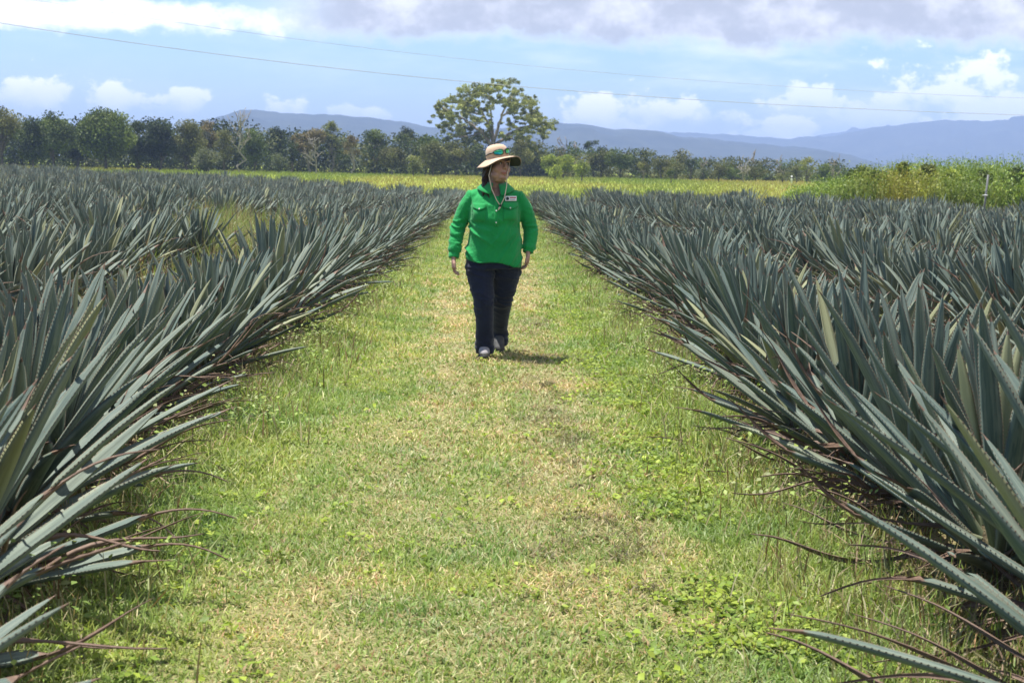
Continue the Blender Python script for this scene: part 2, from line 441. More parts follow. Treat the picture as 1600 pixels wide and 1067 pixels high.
def dryness(x, y):
    P = np.c_[x, y * .34]
    tr = np.exp(-((x + .42 + .12 * np.sin(y * .5)) / .24) ** 2) + 1.05 * np.exp(-((x - .33) / .24) ** 2) + .45 * np.exp(-((x + .05) / .3) ** 2)
    d = (.44 + .42 * sms(y, 6, 10)) * tr + (fbm(P * 1.6 + 9, 4) - .5) * 1.1 + (fbm(P * 6, 3) - .5) * 1.0 + .08
    return np.clip(d + np.clip((y - 12) / 60, 0, .12) - .55 * (np.abs(x + .1) > .95), 0, 1)


def path_grass():
    Ps = []; hs = []; ws = []; ls = []; cs = []
    for (y0, y1, dens, wk) in ((3.2, 6.5, 11000, 1.15), (6.5, 10, 6200, 1.5), (10, 15, 3800, 2.0), (15, 40, 1500, 3.0), (40, 80, 500, 5.5)):
        n = int((y1 - y0) * 3.2 * dens); x = rng.uniform(-1.72, 1.52, n); y = rng.uniform(y0, y1, n)
        edge = np.clip((np.abs(x + .1) - .85) / .5, 0, 1); d = dryness(x, y); dry = rng.random(n) < d * .70 + .03
        tall = np.clip(fbm(np.c_[x, y] * 1.7, 3) * 1.6 - .3, .2, 1.3)
        h = (rng.uniform(.022, .060, n) * (.65 + .6 * tall) + edge * rng.uniform(0, .085, n)) * (1 - .2 * d) * (wk ** .3)
        Ps.append(np.c_[x, y, gz(x, y) + .012]); h = np.where(dry, h * 1.15, h); hs.append(h); ws.append(rng.uniform(.0034, .0070, n) * wk)
        ls.append(np.where(dry, rng.uniform(.7, 1.5, n), rng.uniform(.45, 1.4, n)))
        c = np.where(dry[:, None], pick(TAN, n), pick(GREEN, n))
        pat = fbm(np.c_[x, y] * 2.6 + 40, 3)[:, None]; c = c * (1 + (pat - .5) * .5) * np.array([1, 1, 1])
        c[:, 0] *= 1 + (pat[:, 0] - .5) * .5
        cs.append(c)
    tag(blades('mown_grass', np.concatenate(Ps), np.concatenate(hs), np.concatenate(ws), np.concatenate(ls), np.concatenate(cs)),
        'short mown grass with dry tan wheel tracks on the path', 'grass', kind='stuff')
    # dry clippings lying in the two wheel tracks
    n = 20000; x = np.where(rng.random(n) < .34, rng.normal(-.42, .24, n), rng.normal(.36, .26, n)); y = 3.4 + 26 * rng.random(n) ** 1.25
    k = rng.random(n) < np.clip(dryness(x, y) * 1.3, .05, 1); x, y = x[k], y[k]; n = len(x)
    tag(blades('grass_clippings', np.c_[x, y, gz(x, y) + .026 + rng.uniform(0, .014, n)], rng.uniform(.015, .05, n), rng.uniform(.002, .004, n) * (1 + y / 14), rng.uniform(1.3, 1.62, n), np.where((rng.random(n) < .4 * sms(x, .1, .35))[:, None], pick(TAN[2:4] * .75, n), pick(TAN * 1.05, n)), curl=.1),
        'dry straw clippings scattered in the wheel tracks', 'clippings', kind='stuff')
    # dark matted clumps thrown up in the right-hand track
    nc = 46; cx = rng.normal(.42, .17, nc); cy = 4.6 + 9.5 * rng.random(nc); q = rng.integers(0, nc, 5200); n = len(q); sz = rng.uniform(.03, .10, nc)[q]
    x = cx[q] + rng.normal(0, 1, n) * sz; y = cy[q] + rng.normal(0, 1.5, n) * sz
    tag(blades('matted_clippings', np.c_[x, y, gz(x, y) + .022 + rng.uniform(0, .022, n)], rng.uniform(.015, .05, n), rng.uniform(.003, .006, n), rng.uniform(.9, 1.6, n), pick(np.array([(.10, .09, .045), (.16, .13, .07), (.07, .065, .03), (.30, .26, .15)]), n), curl=.3),
        'dark matted clumps of cuttings along the right wheel track', 'clippings', kind='stuff')
    # broad-leaved weeds, thickest along the right edge
    xs = []; ys = []
    n = 2600; xs.append(rng.normal(.98, .22, n)); ys.append(3.3 + 14 * rng.random(n) ** 1.4)
    n = 450; xs.append(rng.uniform(-1.2, .8, n)); ys.append(3.3 + 12 * rng.random(n) ** 1.5)
    n = 500; xs.append(rng.normal(-1.32, .16, n)); ys.append(3.3 + 16 * rng.random(n) ** 1.4)
    x = np.concatenate(xs); y = np.concatenate(ys); k = fbm(np.c_[x, y] * 1.8 + 3, 3) > .42; x, y = x[k], y[k]
    q = 7; n = len(x); P = np.repeat(np.c_[x, y, gz(x, y) + .02], q, 0) + rng.normal(0, 1, (n * q, 3)) * (.028, .028, 0); P[:, 2] += rng.uniform(.005, .045, n * q)
    V, Fc, C = leaflets(P, rng.uniform(.016, .036, n * q), np.repeat(pick(np.array([(.20, .28, .035), (.27, .34, .05), (.14, .21, .035)]), n, .1), q, 0) * (1 + rng.normal(0, .12, (n * q, 1))), .35, .75)
    tag(mk('clover_weed', V, Fc, M_GRASS, attrs={'Col': C}), 'low bright green broad-leaved weeds along the edges of the path', 'weeds', kind='stuff')


path_grass()


def soil_clods():
    for k, (px, py, s) in enumerate(((850, 607, .075), (944, 852, .055), (912, 771, .06), (892, 818, .05), (815, 552, .07), (836, 430, .07))):
        b = MB(); p = on_ground(px, py)
        for j in range(9):
            r = s * random.uniform(.12, .34); b.ell((random.gauss(0, s * .55), random.gauss(0, s * .5), r * .45), (r, r * random.uniform(.7, 1.2), r * random.uniform(.5, .8)), 8, 5)
        V, F = b.arrays(); V = V + (rng.random(V.shape) - .5) * s * .12; o = mk('soil_clod', V, F, M_CLOD)
        o.location = (p.x, p.y, .02 + float(gz(np.array([p.x]), np.array([p.y]))[0]))
        w = ('dark clod on the path just below the walking person', 'dark soil clod on the path nearest the camera', 'small clod of soil right of centre on the path, second nearest pair, farther one',
             'small clod of soil right of centre on the path, left of the nearest one', 'dark clod in the shadow beside the walking feet', 'distant clod on the path beside the right-hand hip of the person')[k]
        tag(o, w, 'soil clod', 'clods on the grass path')


M_CLOD = noisy('clod', (.05, .045, .025), (.13, .12, .05), 25, .95, .1, .01, 60)
soil_clods()

# ------------------------------------------------------------------ agaves
def leaf_geo(L, Wd, bend, rg, dry0=2., teeth=False, ns=12, hi=True, wob=0., thick=1.):
    s = np.r_[np.linspace(0, .9, ns - 3), .955, .985, 1.0]; m = len(s)
    w = Wd * .5 * np.interp(s, [0, .07, .25, .48, .72, .9, .97, 1], [.72, .60, .84, 1., .80, .40, .13, .0])
    a = bend * s ** 1.5; tw = rg.normal(0, .12) * s
    d = np.clip((s - dry0) / .08, 0, 1); ph = rg.uniform(0, 6)
    if dry0 < 1:
        w = w * (1 - d) + d * np.minimum(w, Wd * (.11 + .05 * np.sin(s * 13 + ph)) * (1.02 - s) / (1.02 - max(dry0, 0.)) * 1.0 + .0015)
        a = a + d * (wob * (np.sin(s * 7 + ph) - math.sin(dry0 * 7 + ph)) + .5 * wob * (s - dry0)); tw = tw + d * (s - dry0) * rg.uniform(2, 6)
    ds = np.diff(s, prepend=0) * L; X = np.cumsum(np.sin(a) * ds); Z = np.cumsum(np.cos(a) * ds); Yo = rg.normal(0, .02) * L * s ** 2 + d * wob * .12 * L * np.sin((s - dry0) * 5) * rg.choice((-1, 1))
    C = np.c_[X, Yo, Z]; N = np.c_[-np.cos(a), np.zeros(m), np.sin(a)]; B = np.broadcast_to((0, 1., 0), (m, 3))
    ct, st = np.cos(tw)[:, None], np.sin(tw)[:, None]; N, B = N * ct + B * st, B * ct - N * st
    ch = .34 + .35 * s ** 2 + .4 * d; th = np.interp(s, [0, .1, .5, .9, 1], [.030, .022, .013, .007, .0015]) * thick * Wd / .1 * (1 - .5 * d)
    up = np.array([-1, -.55, 0, .55, 1]) if hi else np.array([-1, 0, 1]); dn = np.array([.6, 0, -.6]) if hi else np.array([0.])
    ring = []; lu = []
    for u in up: ring.append(C + B * (u * w)[:, None] + N * (ch * w * u * u)[:, None]); lu.append(np.full(m, u))
    for u in dn: ring.append(C + B * (u * w)[:, None] + N * (ch * w * u * u - th)[:, None]); lu.append(np.full(m, u * .9))
    n = len(ring); V = np.stack(ring, 1).reshape(-1, 3); LU = np.stack(lu, 1).ravel(); LT = np.repeat(s, n)
    DR = np.repeat(np.maximum(d, np.clip((s - .965) / .02, 0, 1)), n)
    i = np.arange(m - 1)[:, None] * n; j = np.arange(n)[None]; k = (j + 1) % n
    F = [np.stack([i + j, i + n + j, i + n + k, i + k], -1).reshape(-1, 4)]
    if teeth:
        tv = []; tf = []; base = len(V); sp = .018; q = np.arange(.10, min(.93, dry0), sp / L)
        for sgn, e in ((-1, 0), (1, len(up) - 1)):
            E = ring[e]; P = np.c_[[np.interp(q, s, E[:, c]) for c in range(3)]].T; P2 = np.c_[[np.interp(q + .006 / L, s, E[:, c]) for c in range(3)]].T
            Bq = np.c_[[np.interp(q + .003 / L, s, B[:, c]) for c in range(3)]].T; Nq = np.c_[[np.interp(q, s, N[:, c]) for c in range(3)]].T
            tip = (P + P2) / 2 + sgn * Bq * .0036 + Nq * .0016 + (P2 - P) * .5; lowp = (P + P2) / 2 - Nq * .003
            for x in range(len(q)):
                b = base + len(tv); tv += [P[x], P2[x], tip[x], lowp[x]]; tf += [(b, b + 1, b + 2), (b + 1, b + 3, b + 2), (b + 3, b, b + 2)]
        V = np.r_[V, np.array(tv)]; z = len(tv); LU = np.r_[LU, np.ones(z)]; LT = np.r_[LT, np.full(z, .5)]; DR = np.r_[DR, np.tile([.7, .7, 1., .7], z // 4)]
        F.append(np.array(tf))
    return V, F, LU, LT, DR


def leaf_mesh(name, geo):
    V, F, LU, LT, DR = geo
    return mk(name, V, F, M_AGAVE, smooth=True, attrs={'lu': LU, 'lt': LT, 'dry': DR, 'rnd': np.zeros(len(V))}, link=False)


LR = np.random.default_rng(3)
NEAR = {'fresh': [leaf_mesh('leaf', leaf_geo(.86 + .04 * (k % 4), .083 + .006 * (k % 3), LR.uniform(-.12, .22), LR, teeth=True, ns=14)) for k in range(8)],
        'tipped': [leaf_mesh('leaf', leaf_geo(1.0, .082, LR.uniform(-.25, .30), LR, dry0=(.52, .6, .68, .75, .8, .85)[k], teeth=True, ns=22, wob=LR.uniform(.15, .42))) for k in range(6)],
        'dead': [leaf_mesh('dead_leaf', leaf_geo(.85, .085, LR.uniform(-.1, .28), LR, dry0=LR.uniform(.0, .12), ns=18, wob=LR.uniform(.12, .38))) for k in range(5)]}


def rosette(rg, size):
    """(kind, base z, azimuth, tilt, length factor, random) for every leaf of one plant"""
    N = int(rg.integers(56, 68)); out = []; a0 = rg.uniform(0, 6.28)
    for i in range(N):
        f = (i + .5) / N; az = a0 + i * 2.39996 + rg.normal(0, .12)
        tilt = R(2) + R(84) * f ** 1.22 + rg.normal(0, .055); z = .34 - .29 * f
        Lf = float(np.interp(f, [0, .1, .35, .7, 1], [.74, .84, 1.02, 1.06, .90])) * rg.uniform(.92, 1.08)
        kind = 'fresh'
        if f > .93 or (f > .80 and rg.random() < .40): kind = 'dead'
        elif f > .50 and rg.random() < .15 + .75 * (f - .50) / .4: kind = 'tipped'
        if kind == 'dead': tilt = min(tilt + .10, R(93))
        out.append((kind, z, az, tilt, Lf, rg.random()))
    for k in range(int(rg.integers(9, 15))): out.append(('dead', rg.uniform(.05, .2), rg.uniform(0, 6.28), R(rg.uniform(70, 100)), rg.uniform(.8, 1.15), rg.random()))
    return out


def leaf_matrix(z, az, tilt, Lf, wf=1.):
    return Matrix.Rotation(az, 4, 'Z') @ Matrix.Translation((.045 + .03 * min(tilt, 1.), 0, z)) @ Matrix.Rotation(tilt, 4, 'Y') @ Matrix.Diagonal((wf, wf, Lf, 1))


def stem_mesh():
    b = MB(); b.tube([(0, 0, -.05), (0, 0, .1), (0, 0, .3), (0, 0, .42)], [.085, .10, .07, .02], 10); V, F = b.arrays()
    return mk('stem', V, F, M_STEM, smooth=True, link=False)


STEM = stem_mesh()


def joined(seed, hi, ns):
    """one mesh of living leaves and one of dry ones, for plants whose leaves are too small to part"""
    rg = np.random.default_rng(seed); liv = [[], [], [], [], [], []]; dead = [[], [], [], [], [], []]; c = {'l': 0, 'd': 0}
    T = {'fresh': [leaf_geo(.86 + .04 * (k % 4), .080 + .006 * (k % 3), rg.uniform(-.12, .22), rg, ns=ns, hi=hi) for k in range(5)],
         'tipped': [leaf_geo(1.0, .078, rg.uniform(-.25, .3), rg, dry0=(.55, .66, .76, .85)[k], ns=ns + 4, hi=hi, wob=rg.uniform(.25, .55)) for k in range(4)],
         'dead': [leaf_geo(.85, .09, rg.uniform(0, .5), rg, dry0=.05, ns=ns + 3, hi=hi, wob=rg.uniform(.3, .7)) for k in range(3)]}
    for (kind, z, az, tilt, Lf, rn) in rosette(rg, 1):
        V, F, LU, LT, DR = T[kind][int(rn * 97) % len(T[kind])]; m = np.array(leaf_matrix(z, az, tilt, Lf)); q = dead if kind == 'dead' else liv; key = 'd' if kind == 'dead' else 'l'
        q[0].append(V @ m[:3, :3].T + m[:3, 3]); q[1].append(F[0] + c[key]); c[key] += len(V); q[2].append(LU); q[3].append(LT); q[4].append(DR); q[5].append(np.full(len(V), rn))
    r = []
    for nm, q in (('foliage', liv), ('dry_foliage', dead)):
        r.append(mk(nm, np.concatenate(q[0]), np.concatenate(q[1]), M_AGAVE, smooth=True, link=False, attrs={'lu': np.concatenate(q[2]), 'lt': np.concatenate(q[3]), 'dry': np.concatenate(q[4]), 'rnd': np.concatenate(q[5])}))
    return r


MID = [joined(100 + k, True, 10) for k in range(6)]
FARV = [joined(200 + k, False, 8) for k in range(5)]


def mass(seed):
    rg = np.random.default_rng(seed); V_, F_, A_ = [], [], [[], [], [], []]; n = 0
    T = {'fresh': [leaf_geo(.9, .085, rg.uniform(-.1, .2), rg, ns=5, hi=False) for k in range(3)], 'tipped': [leaf_geo(1., .085, .1, rg, dry0=.7, ns=7, hi=False, wob=.3)], 'dead': [leaf_geo(.85, .08, .3, rg, dry0=.05, ns=6, hi=False, wob=.4)]}
    for (kind, z, az, tilt, Lf, rn) in rosette(rg, 1):
        if rg.random() < .12: continue
        V, F, LU, LT, DR = T[kind][int(rn * 97) % len(T[kind])]; m = np.array(leaf_matrix(z, az, tilt, Lf)); V_.append(V @ m[:3, :3].T + m[:3, 3]); F_.append(F[0] + n); n += len(V)
        for q, a in enumerate((LU, LT, DR, np.full(len(V), rn))): A_[q].append(a)
    return np.concatenate(V_), np.concatenate(F_), [np.concatenate(a) for a in A_]


MASS = [mass(300 + k) for k in range(5)]
ORD = 'first second third fourth fifth sixth seventh eighth ninth tenth eleventh twelfth thirteenth fourteenth fifteenth sixteenth seventeenth eighteenth nineteenth twentieth'.split()


def field_limit(x): return 72 + .8 * max(-x - 2, 0) if x < 0 else 66 - 1.75 * max(x - 1.9, 0)


def plant_field():
    rg = np.random.default_rng(42); rows = [(-1, k, -2.10 - 2.30 * k) for k in range(17)] + [(1, k, 1.95 + 2.2 * k) for k in range(7)]
    spots = []
    for side, k, x0 in rows:
        y = 2.75 + rg.uniform(0, .2) if k == 0 else 4.2 + rg.uniform(0, .8)
        while y < field_limit(x0) + rg.uniform(-1, .6):
            x = x0 + rg.normal(0, .11) + (.42 * (1 - float(sms(y, 3.6, 6.2))) if (side < 0 and k == 0) else 0.); yy = y; y += .84 + rg.uniform(-.10, .12)
            if abs(x) > (.352 if side < 0 else .376) * yy + (1.3 if yy < 7 else .75): continue
            if side < 0 and k == 1 and 20.5 < yy < 30 and rg.random() < .88: continue      # the overgrown gap
            if side < 0 and k == 2 and 29 < yy < 34: continue
            if k and rg.random() < .07: continue
            spots.append((yy, x, side, k))
    spots.sort(); order = {}; far = [[], [], [], [], [], []]; nv = 0; cap = 300
    for n_, (yy, x, side, k) in enumerate(spots):
        sz = np.clip(rg.normal(.885, .075), .68, 1.06) * (1.10 if yy < 6.5 else 1.) * (.95 if k == 0 and (yy > 8 or side < 0) else 1.); gzv = float(tz(x, yy)) - .02
        rot = (rg.normal(0, .06), rg.normal(0, .06) - side * .05 * (k == 0), rg.uniform(0, 6.28)); sc = (sz, sz, sz * rg.uniform(.92, 1.06))
        if n_ >= cap:
            m = np.array(Matrix.Translation((x, yy, gzv)) @ Euler(rot).to_matrix().to_4x4() @ Matrix.Diagonal((*sc, 1)))
            V, F, A = MASS[int(rg.integers(0, len(MASS)))]
            far[0].append(V @ m[:3, :3].T + m[:3, 3]); far[1].append(F + nv); nv += len(V)
            for q in range(4): far[2 + q].append(A[q] if q < 3 else (A[q] + rg.random()) % 1.)
            continue
        near = yy < (9.6 if k == 0 else 8.2)
        r = empty('agave', (x, yy, gzv)); r.rotation_euler = rot; r.scale = sc
        if near:
            for (kind, z, az, tilt, Lf, rn) in rosette(rg, sz):
                L = NEAR[kind]; o = ob('dead_leaf' if kind == 'dead' else 'leaf', L[int(rn * 97) % len(L)], r); o.matrix_local = leaf_matrix(z, az, tilt, Lf, .85 + .2 * rn)
            if k == 0:                                     # skirts of dried leaves hang out over the path
                for q in range(int(rg.integers(3, 7))):
                    rn = rg.random(); o = ob('dead_leaf', NEAR['dead'][int(rn * 97) % 5], r); o.matrix_local = leaf_matrix(rg.uniform(.04, .2), (0 if side < 0 else math.pi) + rg.normal(0, .6) - rot[2], R(rg.uniform(72, 97)), rg.uniform(.7, 1.3), .8 + .8 * rn)
            ob('stem', STEM, r)
        else:
            if k == 0: o = ob('dry_foliage', MID[int(rg.integers(0, 6))][1], r); o.rotation_euler = (0, 0, 2.1); o.scale = (1.12, 1.12, .8)
            lv, dd = (MID if yy < 17 else FARV)[int(rg.integers(0, 6 if yy < 17 else 5))]; ob('foliage', lv, r); ob('dry_foliage', dd, r)
            if yy < 14: ob('stem', STEM, r)
        j = order[(side, k)] = order.get((side, k), 0) + 1; sd_ = 'left' if side < 0 else 'right'; deep = 3 if side < 0 else 2
        if k <= deep and j <= 20: lab = f'blue-green agave, {ORD[j - 1]} from the camera in the {ORD[k]} row {sd_} of the path'
        elif k <= deep: lab = f'small agave in the distant part of the {ORD[k]} row {sd_} of the path'
        else: lab = f'blue-green agave well {sd_} of the path, beyond the {ORD[deep]} row from it'
        tag(r, lab, 'agave', f'agaves in the {sd_} field')
    tag(mk('distant_agave', np.concatenate(far[0]), np.concatenate(far[1]), M_AGAVE, smooth=True, attrs=dict(zip(('lu', 'lt', 'dry', 'rnd'), map(np.concatenate, far[2:])))),
        'distant agaves packed into a blue-green mass in front of the meadow', 'agaves', kind='stuff')


plant_field()


def field_weeds():
    # taller grass and dry stalks among and along the rows
    P = []; H = []; Wd = []; L = []; C = []
    def add(x, y, h, w, lean, pal, z=0.):
        n = len(x); P.append(np.c_[x, y, tz(x, y)]); H.append(h); Wd.append(w); L.append(lean); C.append(pick(pal, n))
    for x0, off in ((-2.02, .42), (1.86, -.42)):
        for (n, ys, sp, h0, h1, pal) in ((5600, 12, .22, .05, .20, GREEN), (4200, 12, .26, .05, .24, TAN * .62), (7500, 38, .25, .05, .20, GREEN), (6500, 38, .28, .05, .24, TAN * .62)):
            y = 3.3 + ys * rng.random(n) ** 1.3; x = x0 + off + rng.normal(0, sp, n); k = fbm(np.c_[x * 2, y * .9] + (7 if off > 0 else 21), 3) > rng.uniform(.3, .6, n); x, y = x[k], y[k]; n = len(x)
            add(x, y, rng.uniform(h0, h1, n), rng.uniform(.003, .007, n) * (1 + y / 18), rng.uniform(.1, 1.0, n), pal)
    for k in range(6):                                          # alleys between the rows
        for sgn in (-1, 1):
            xm = (-2.02 - 2.25 * (k + .5)) if sgn < 0 else 1.86 + 2.2 * (k + .5)
            if sgn > 0 and k > 3: continue
            n = 5200 if k < 3 else 3000; y = 4 + (min(field_limit(xm), 50) - 4) * rng.random(n); x = xm + rng.normal(0, .5, n); kx = np.abs(x) < .38 * y + 1; x, y = x[kx], y[kx]; n = len(x)
            dryp = rng.random(n) < .72
            add(x[dryp], y[dryp], rng.uniform(.08, .38, dryp.sum()), rng.uniform(.004, .009, dryp.sum()) * (1 + y[dryp] / 22), rng.uniform(.1, 1.3, dryp.sum()), TAN)
            g_ = ~dryp; add(x[g_], y[g_], rng.uniform(.1, .45, g_.sum()), rng.uniform(.004, .009, g_.sum()) * (1 + y[g_] / 22), rng.uniform(.1, .9, g_.sum()), GREEN)
    # weed tufts standing in the gap of the left rows and here and there in the field
    for (cx, cy, sx, sy, n, h) in ((-4.4, 25, .6, 3.2, 9000, .92), (-6.7, 31.5, .6, 1.5, 2600, .9), (-3.3, 20, .25, 1.6, 1500, .8), (-3.2, 15, .3, 1.5, 900, .7), (-9, 24, .5, 1.3, 700, .85), (-13.5, 36, .7, 2, 800, .95), (-22, 62, 1.2, 3, 800, 1.05), (3.1, 17, .3, 1.2, 500, .7), (6.2, 16.5, .3, .8, 400, .9)):
        if n > 2000:                                            # tussocks with gaps between them
            nc = n // 60; tx = rng.normal(cx, sx, nc); ty = rng.normal(cy, sy, nc); th = rng.uniform(.45, 1.25, nc); q = rng.integers(0, nc, n)
            x = tx[q] + rng.normal(0, .09, n); y = ty[q] + rng.normal(0, .09, n); h = h * th[q]
        else: x = rng.normal(cx, sx, n); y = rng.normal(cy, sy, n); h = np.full(n, h)
        m = rng.random(n) < .5
        add(x[m], y[m], rng.uniform(.3, 1, m.sum()) * h[m], rng.uniform(.006, .012, m.sum()) * (1 + cy / 40), rng.uniform(.05, 1.1, m.sum()), TAN * .7)
        m = ~m; add(x[m], y[m], rng.uniform(.3, 1, m.sum()) * h[m], rng.uniform(.006, .012, m.sum()) * (1 + cy / 40), rng.uniform(.05, 1.0, m.sum()), GREEN * .85)
    tag(blades('weed_grass', np.concatenate(P), np.concatenate(H), np.concatenate(Wd), np.concatenate(L), np.concatenate(C)), 'unmown grass and dry stalks growing among the agave rows', 'weeds', kind='stuff')
    # leafy weeds under the front rows
    n = 1000; s = rng.random(n) < .5; y = 3.4 + 16 * rng.random(n) ** 1.3; x = np.where(s, -1.5, 1.36) + rng.normal(0, .2, n); k = fbm(np.c_[x, y] * 1.5, 3) > .48; x, y = x[k], y[k]; n = len(x); q = 12
    P = np.repeat(np.c_[x, y, np.zeros(n)], q, 0) + rng.normal(0, .05, (n * q, 3)); P[:, 2] = np.abs(P[:, 2]) * 2.2 + rng.uniform(.01, .10, n * q) + tz(P[:, 0], P[:, 1])
    V, Fc, Cc = leaflets(P, rng.uniform(.015, .04, n * q), np.repeat(pick(GREEN, n), q, 0), .4, .6)
    tag(mk('leafy_weed', V, Fc, M_GRASS, attrs={'Col': Cc}), 'leafy green weeds under the front agaves', 'weeds', kind='stuff')
    # litter of fallen leaf pieces
    n = 7000; s = rng.random(n) < .5; y = 3.4 + 24 * rng.random(n) ** 1.3; x = np.where(s, -1.75, 1.66) + rng.normal(0, .19, n)
    tag(blades('leaf_litter', np.c_[x, y, rng.uniform(.01, .07, n) + tz(x, y)], rng.uniform(.06, .28, n), rng.uniform(.004, .012, n), rng.uniform(1.1, 1.6, n), pick(np.array([(.16, .11, .085), (.26, .19, .14), (.09, .06, .05), (.36, .29, .2)]), n), curl=.2), 'brown dead leaf litter below the agaves', 'litter', kind='stuff')


field_weeds()


def field_limit_v(x): return 66 - 1.75 * np.maximum(x - 1.9, 0)


def meadow():
    P = []; n = 190000; y = 36 + 168 * rng.random(n) ** 1.5; x = (rng.uniform(-.42, .42, n)) * (y + 4)
    lim = np.where(x < 0, 74.5 + .8 * np.maximum(-x - 2, 0), np.maximum(68 - 1.75 * np.maximum(x - 1.9, 0), 36)) + 5 * (np.abs(x + .1) < 1.5); k = y > lim; x, y = x[k], y[k]; n = len(x)
    t = fbm(np.c_[x, y * .3] * .12, 4); u = x / y
    gold = np.clip((t - .45) * 4, 0, 1) * .7 + .6 * np.clip((u - .12) / .06, 0, 1) * np.clip((.24 - u) / .02, 0, 1) * (y > 60); gold = np.clip(gold, 0, 1)[:, None]
    c = pick(np.array([(.17, .23, .04), (.21, .265, .05), (.235, .265, .06), (.145, .195, .04)]), n, .1) * (1 - gold) + pick(np.array([(.40, .33, .10), (.36, .24, .09), (.42, .38, .10)]), n, .1) * gold
    tag(blades('meadow_grass', np.c_[x, y, tz(x, y)], rng.uniform(.16, .38, n), rng.uniform(.004, .009, n) * (1 + y / 16), rng.uniform(.05, .9, n), c), 'yellow-green unmown meadow grass between the agaves and the trees', 'grass', kind='stuff')
    # the tall rank grass behind the right-hand field
    n = 46000; u = rng.random(n); y = rng.uniform(45, 72, n); az = np.interp(u, [0, 1], [.205, .43]); x = az * y; kk = y > field_limit_v(x) + 1; x, y, az = x[kk], y[kk], az[kk]; n = len(x)
    px = 774 + az * F_PX; tp = np.interp(px, [1225, 1270, 1320, 1345, 1420, 1480, 1600, 1750], [300, 292, 277, 264, 256, 258, 258, 258]); hor = HOR + math.tan(ROLL) * (px - 800)
    ht = (EYE + (hor - tp) * y / F_PX - tz(x, y)) * (.40 + 1.15 * fbm(np.c_[x, y] * .33, 3))
    low = rng.random(n) ** .7
    br = (np.clip((fbm(np.c_[x, y * .5] * .45 + 33, 3) - .46) * 5, 0, 1) * np.exp(-((px - 1405) / 62) ** 2) * (y < 62) * .85)[:, None]
    c = pick(np.array([(.15, .22, .04), (.20, .27, .055), (.115, .175, .035), (.25, .30, .08), (.21, .24, .07)]), n) * (1 - br) + pick(np.array([(.32, .26, .06), (.27, .20, .06), (.36, .34, .07)]), n) * br
    h = ht * rng.uniform(.4, 1.05, n)
    tag(blades('rank_grass', np.c_[x, y, tz(x, y)], h, rng.uniform(.025, .055, n), rng.uniform(.02, .9, n), c, curl=1.3), 'thicket of tall bright green rank grass behind the right field', 'grass', kind='stuff')
    k = rng.random(n) < .9; x, y, ht, br, px = x[k], y[k], ht[k], br[k], px[k]; n = len(x)
    P = np.c_[x, y, tz(x, y) + ht * rng.uniform(.2, .85, n)]; q = 3; P = np.repeat(P, q, 0) + rng.normal(0, .16, (n * q, 3)); brq = np.repeat(br, q, 0); cl = np.repeat(fbm(np.c_[x, y] * .8, 3), q)[:, None]
    c = (pick(np.array([(.15, .22, .04), (.21, .27, .055), (.11, .175, .035)]), n * q) * (1 - brq) + pick(np.array([(.34, .28, .06), (.30, .30, .05)]), n * q) * brq) * (.35 + 1.3 * cl)
    V, Fc, C = leaflets(P, rng.uniform(.07, .15, n * q), c, .8, .5); tag(mk('rank_weeds', V, Fc, M_GRASS, attrs={'Col': C}), 'leafy green weeds tangled through the rank grass thicket', 'weeds', kind='stuff')


meadow()


# ------------------------------------------------------------------ trees
PAL = {'dark': ((0.041, 0.060, 0.021), (0.061, 0.081, 0.025), (0.030, 0.044, 0.018)), 'mid': ((0.101, 0.137, 0.032), (0.128, 0.163, 0.041), (0.074, 0.104, 0.028)), 'olive': ((0.128, 0.137, 0.046), (0.162, 0.163, 0.057), (0.101, 0.111, 0.038)),
       'lime': ((0.216, 0.260, 0.040), (0.270, 0.312, 0.052), (0.162, 0.208, 0.034)), 'brown': ((0.189, 0.150, 0.069), (0.149, 0.130, 0.057), (0.216, 0.182, 0.092)), 'gum': ((0.169, 0.189, 0.052), (0.223, 0.234, 0.069), (0.121, 0.143, 0.040)), 'grey': ((0.115, 0.137, 0.075), (0.149, 0.163, 0.092), (0.088, 0.104, 0.057))}


def crown(rg, cl, pal, leaf, per, drop):
    """leaves filling a list of clumps (x, y, z, radius, flatness)"""
    V = []; C = []; pal = np.array(pal)
    for (x, y, z, r, fl) in cl:
        n = int(per * max(r, .4) ** 1.7); d = rg.normal(0, 1, (n, 3)); d /= np.linalg.norm(d, axis=1, keepdims=True); d *= (rg.random(n) ** .42)[:, None] * r; d[:, 2] *= fl
        P = np.array((x, y, z)) + d + rg.normal(0, .07 * r, (n, 3))
        a = rg.uniform(0, 6.28, n); t = rg.normal(-drop, .6, n); D = np.c_[np.cos(a) * np.cos(t), np.sin(a) * np.cos(t), np.sin(t)]
        S = np.cross(D, rg.normal(0, 1, (n, 3))); S /= np.linalg.norm(S, axis=1, keepdims=True) + 1e-9; s = (leaf * rg.uniform(.6, 1.3, n))[:, None]
        V.append(np.stack([P, P + D * s * .5 + S * s * .28, P + D * s, P + D * s * .5 - S * s * .28], 1).reshape(-1, 3))
        tint = pal[rg.integers(0, len(pal))] * rg.uniform(.62, 1.38); c = tint * (1 + rg.normal(0, .16, (n, 1))).clip(.5, 1.6); C.append(np.repeat(c, 4, 0))
    V = np.concatenate(V); i = np.arange(len(V) // 4)[:, None] * 4
    return V, i + np.array([[0, 1, 2, 3]]), np.concatenate(C)


def limb(rg, a, b, r0, r1, sag, n=7):
    a, b = np.array(a), np.array(b); t = np.linspace(0, 1, n)[:, None]; L = np.linalg.norm(b - a)
    p = a + (b - a) * t; p[:, 2] += sag * L * np.sin(np.pi * t[:, 0]); w = rg.normal(0, .035 * L, (n, 3)); w[0] = w[-1] = 0; p += w
    return p, r0 + (r1 - r0) * t[:, 0]


